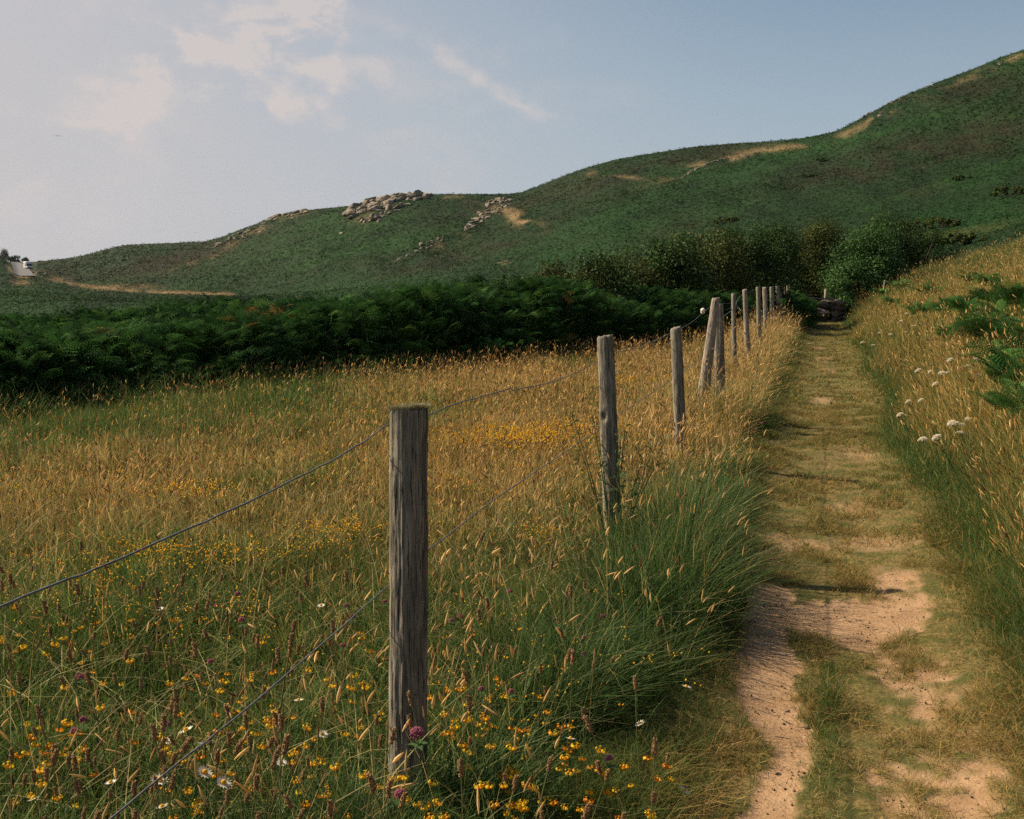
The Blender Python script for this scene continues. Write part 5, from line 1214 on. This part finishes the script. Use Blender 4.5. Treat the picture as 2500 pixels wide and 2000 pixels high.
# dark leafy weed at the foot of the second post
def weed():
    p = on_fence(1560, 1400, -1.05); p = Vector((-1.05, 5.9, float(zterr(-1.05, 5.9)))); root = empty('thistle', p); tag(root, 'branching dark green weed growing against the second fence post', 'plant'); V, Q, nn = [], [], 0; B = Bag()
    for k in range(16):
        a = U(0, 6.28); ln = U(.05, .4); h = U(.45, .85); e = Vector((math.cos(a) * ln, math.sin(a) * ln, h)); pts = smoothline([Vector((0, 0, 0)), e * .5 + Vector((0, 0, .06)), e], 5); v, q = tube(pts, list(np.linspace(.004, .0015, len(pts))), 5); V.append(v); Q.append(q + nn); nn += len(v)
        for j, pp in enumerate(pts[2:]):
            n = 4; aa = U(0, 6.28, n); d = np.stack([np.cos(aa), np.sin(aa), U(.1, .8, n)], -1); L = U(.02, .055, n); B.add(*leaves(np.array(pp)[None, :] + d * (L * .5)[:, None], rng.normal(size=(n, 3)) * .5 + np.array([0, 0, 1]), L, L * .22, pick([(.05, .10, .03), (.09, .15, .055)], [1, 1], n), axis=d))
    v = np.concatenate(V); obj('stem', npmesh('stem', v, np.concatenate(Q), col=np.tile((.05, .08, .03), (len(v), 1))), M_petal, root); B.build('foliage', M_petal, parent=root)
weed()

# loose grit on the bare soil, past counting
x, y = scatter(26000, -.55, .95, 2.2, 9); k = (dirt_mask(x, y) > .45) & (U(0, 1, len(x)) < .35 + .65 * sstep(vn(x * 4, y * 4, 93), .4, .7)); x, y = x[k], y[k]; n = len(x)
B = Bag(); sz = .0012 + .0048 * U(0, 1, n) ** 5
B.add(*heads(np.stack([x, y, zpath(x, y) - .002], -1), rng.normal(size=(n, 3)) * .5 + np.array([0, 0, 1]), sz * 1.3, sz, pick([(.16, .11, .07), (.30, .21, .13), (.40, .31, .21), (.07, .05, .035)], [3, 3, 1.5, 2], n), 4, (.6, 1, .8, .3)))
tag(B.build('grit', M_petal), 'fine grit and crumbs of soil scattered on the bare path', 'grit', kind='stuff')
# pebbles and a stick on the path
M_peb = stone_mat('pebble', (.12, .09, .07), (.24, .18, .14), 60)
PB = [(1920, 1745, 9), (1935, 1754, 6), (1953, 1741, 7), (1968, 1747, 9), (1970, 1787, 14), (1949, 1791, 5), (1974, 1806, 7), (1946, 1775, 5), (1930, 1700, 3), (2061, 1470, 5), (1978, 1425, 4), (1957, 1590, 6), (1950, 1625, 4), (2200, 1965, 6), (1975, 1560, 4), (1997, 1660, 4), (2225, 1560, 5), (2110, 1585, 4)]
PBL = ['flat pebble at the left end of the pebble row', 'small pebble second in the row of pebbles', 'pebble in the middle of the pebble row', 'pebble at the right end of the pebble row', 'largest dark clod on the bare soil', 'small pebble left of the largest clod', 'pebble below the largest clod', 'tiny pebble between the row and the clod', 'tiny pebble above the pebble row', 'pebble on the bare patch above the post shadow', 'small pebble left of the bare patch', 'pebble at the top of the narrow soil strip', 'small pebble halfway up the soil strip', 'lone pebble low in the right rut', 'tiny pebble at the neck of the soil strip', 'tiny pebble by the middle grass tufts', 'pebble on the right trodden strip', 'pebble between the tufts and the right strip']
for k, (px, py, s_) in enumerate(PB):
    p = hit(px, py, 0, 2, 20); r_ = s_ * .0011 * 1.1; v, q = rock_np((r_, r_ * .8, r_ * .6), 400 + k, .3, 1); o = obj('pebble', npmesh('pebble', v, q), M_peb); o.location = p + Vector((0, 0, r_ * .35 + .008)); tag(o, PBL[k], 'pebble', 'pebbles on the path')
p = hit(1977, 844, 0, 5, 60); v, q = tube([Vector((-.06, 0, .03)), Vector((0, .01, .035)), Vector((.07, 0, .03))], [.010, .012, .008], 6); o = obj('stick', npmesh('stick', v, q, smooth=True), flat_mat('bleached_stick', (.6, .56, .48), .8)); o.location = p; tag(o, 'short bleached stick lying at the left of the far path', 'stick')

# ------------------------------------------------------------------ thin sea haze
v = [(x, y, z) for x in (-1500, 1500) for y in (-1200, 2200) for z in (-60, 130)]
hz = obj('haze', npmesh('haze', v, [(0, 1, 3, 2), (4, 6, 7, 5), (0, 4, 5, 1), (2, 3, 7, 6), (0, 2, 6, 4), (1, 5, 7, 3)]))
m, t, out = new_mat('thin_air'); pv = t.new('ShaderNodeVolumePrincipled'); pv.inputs['Color'].default_value = (.86, .92, 1, 1); pv.inputs['Density'].default_value = .00004; pv.inputs['Anisotropy'].default_value = .2
t.link(pv.outputs[0], out.inputs['Volume']); hz.data.materials.append(m); tag(hz, kind='stuff')
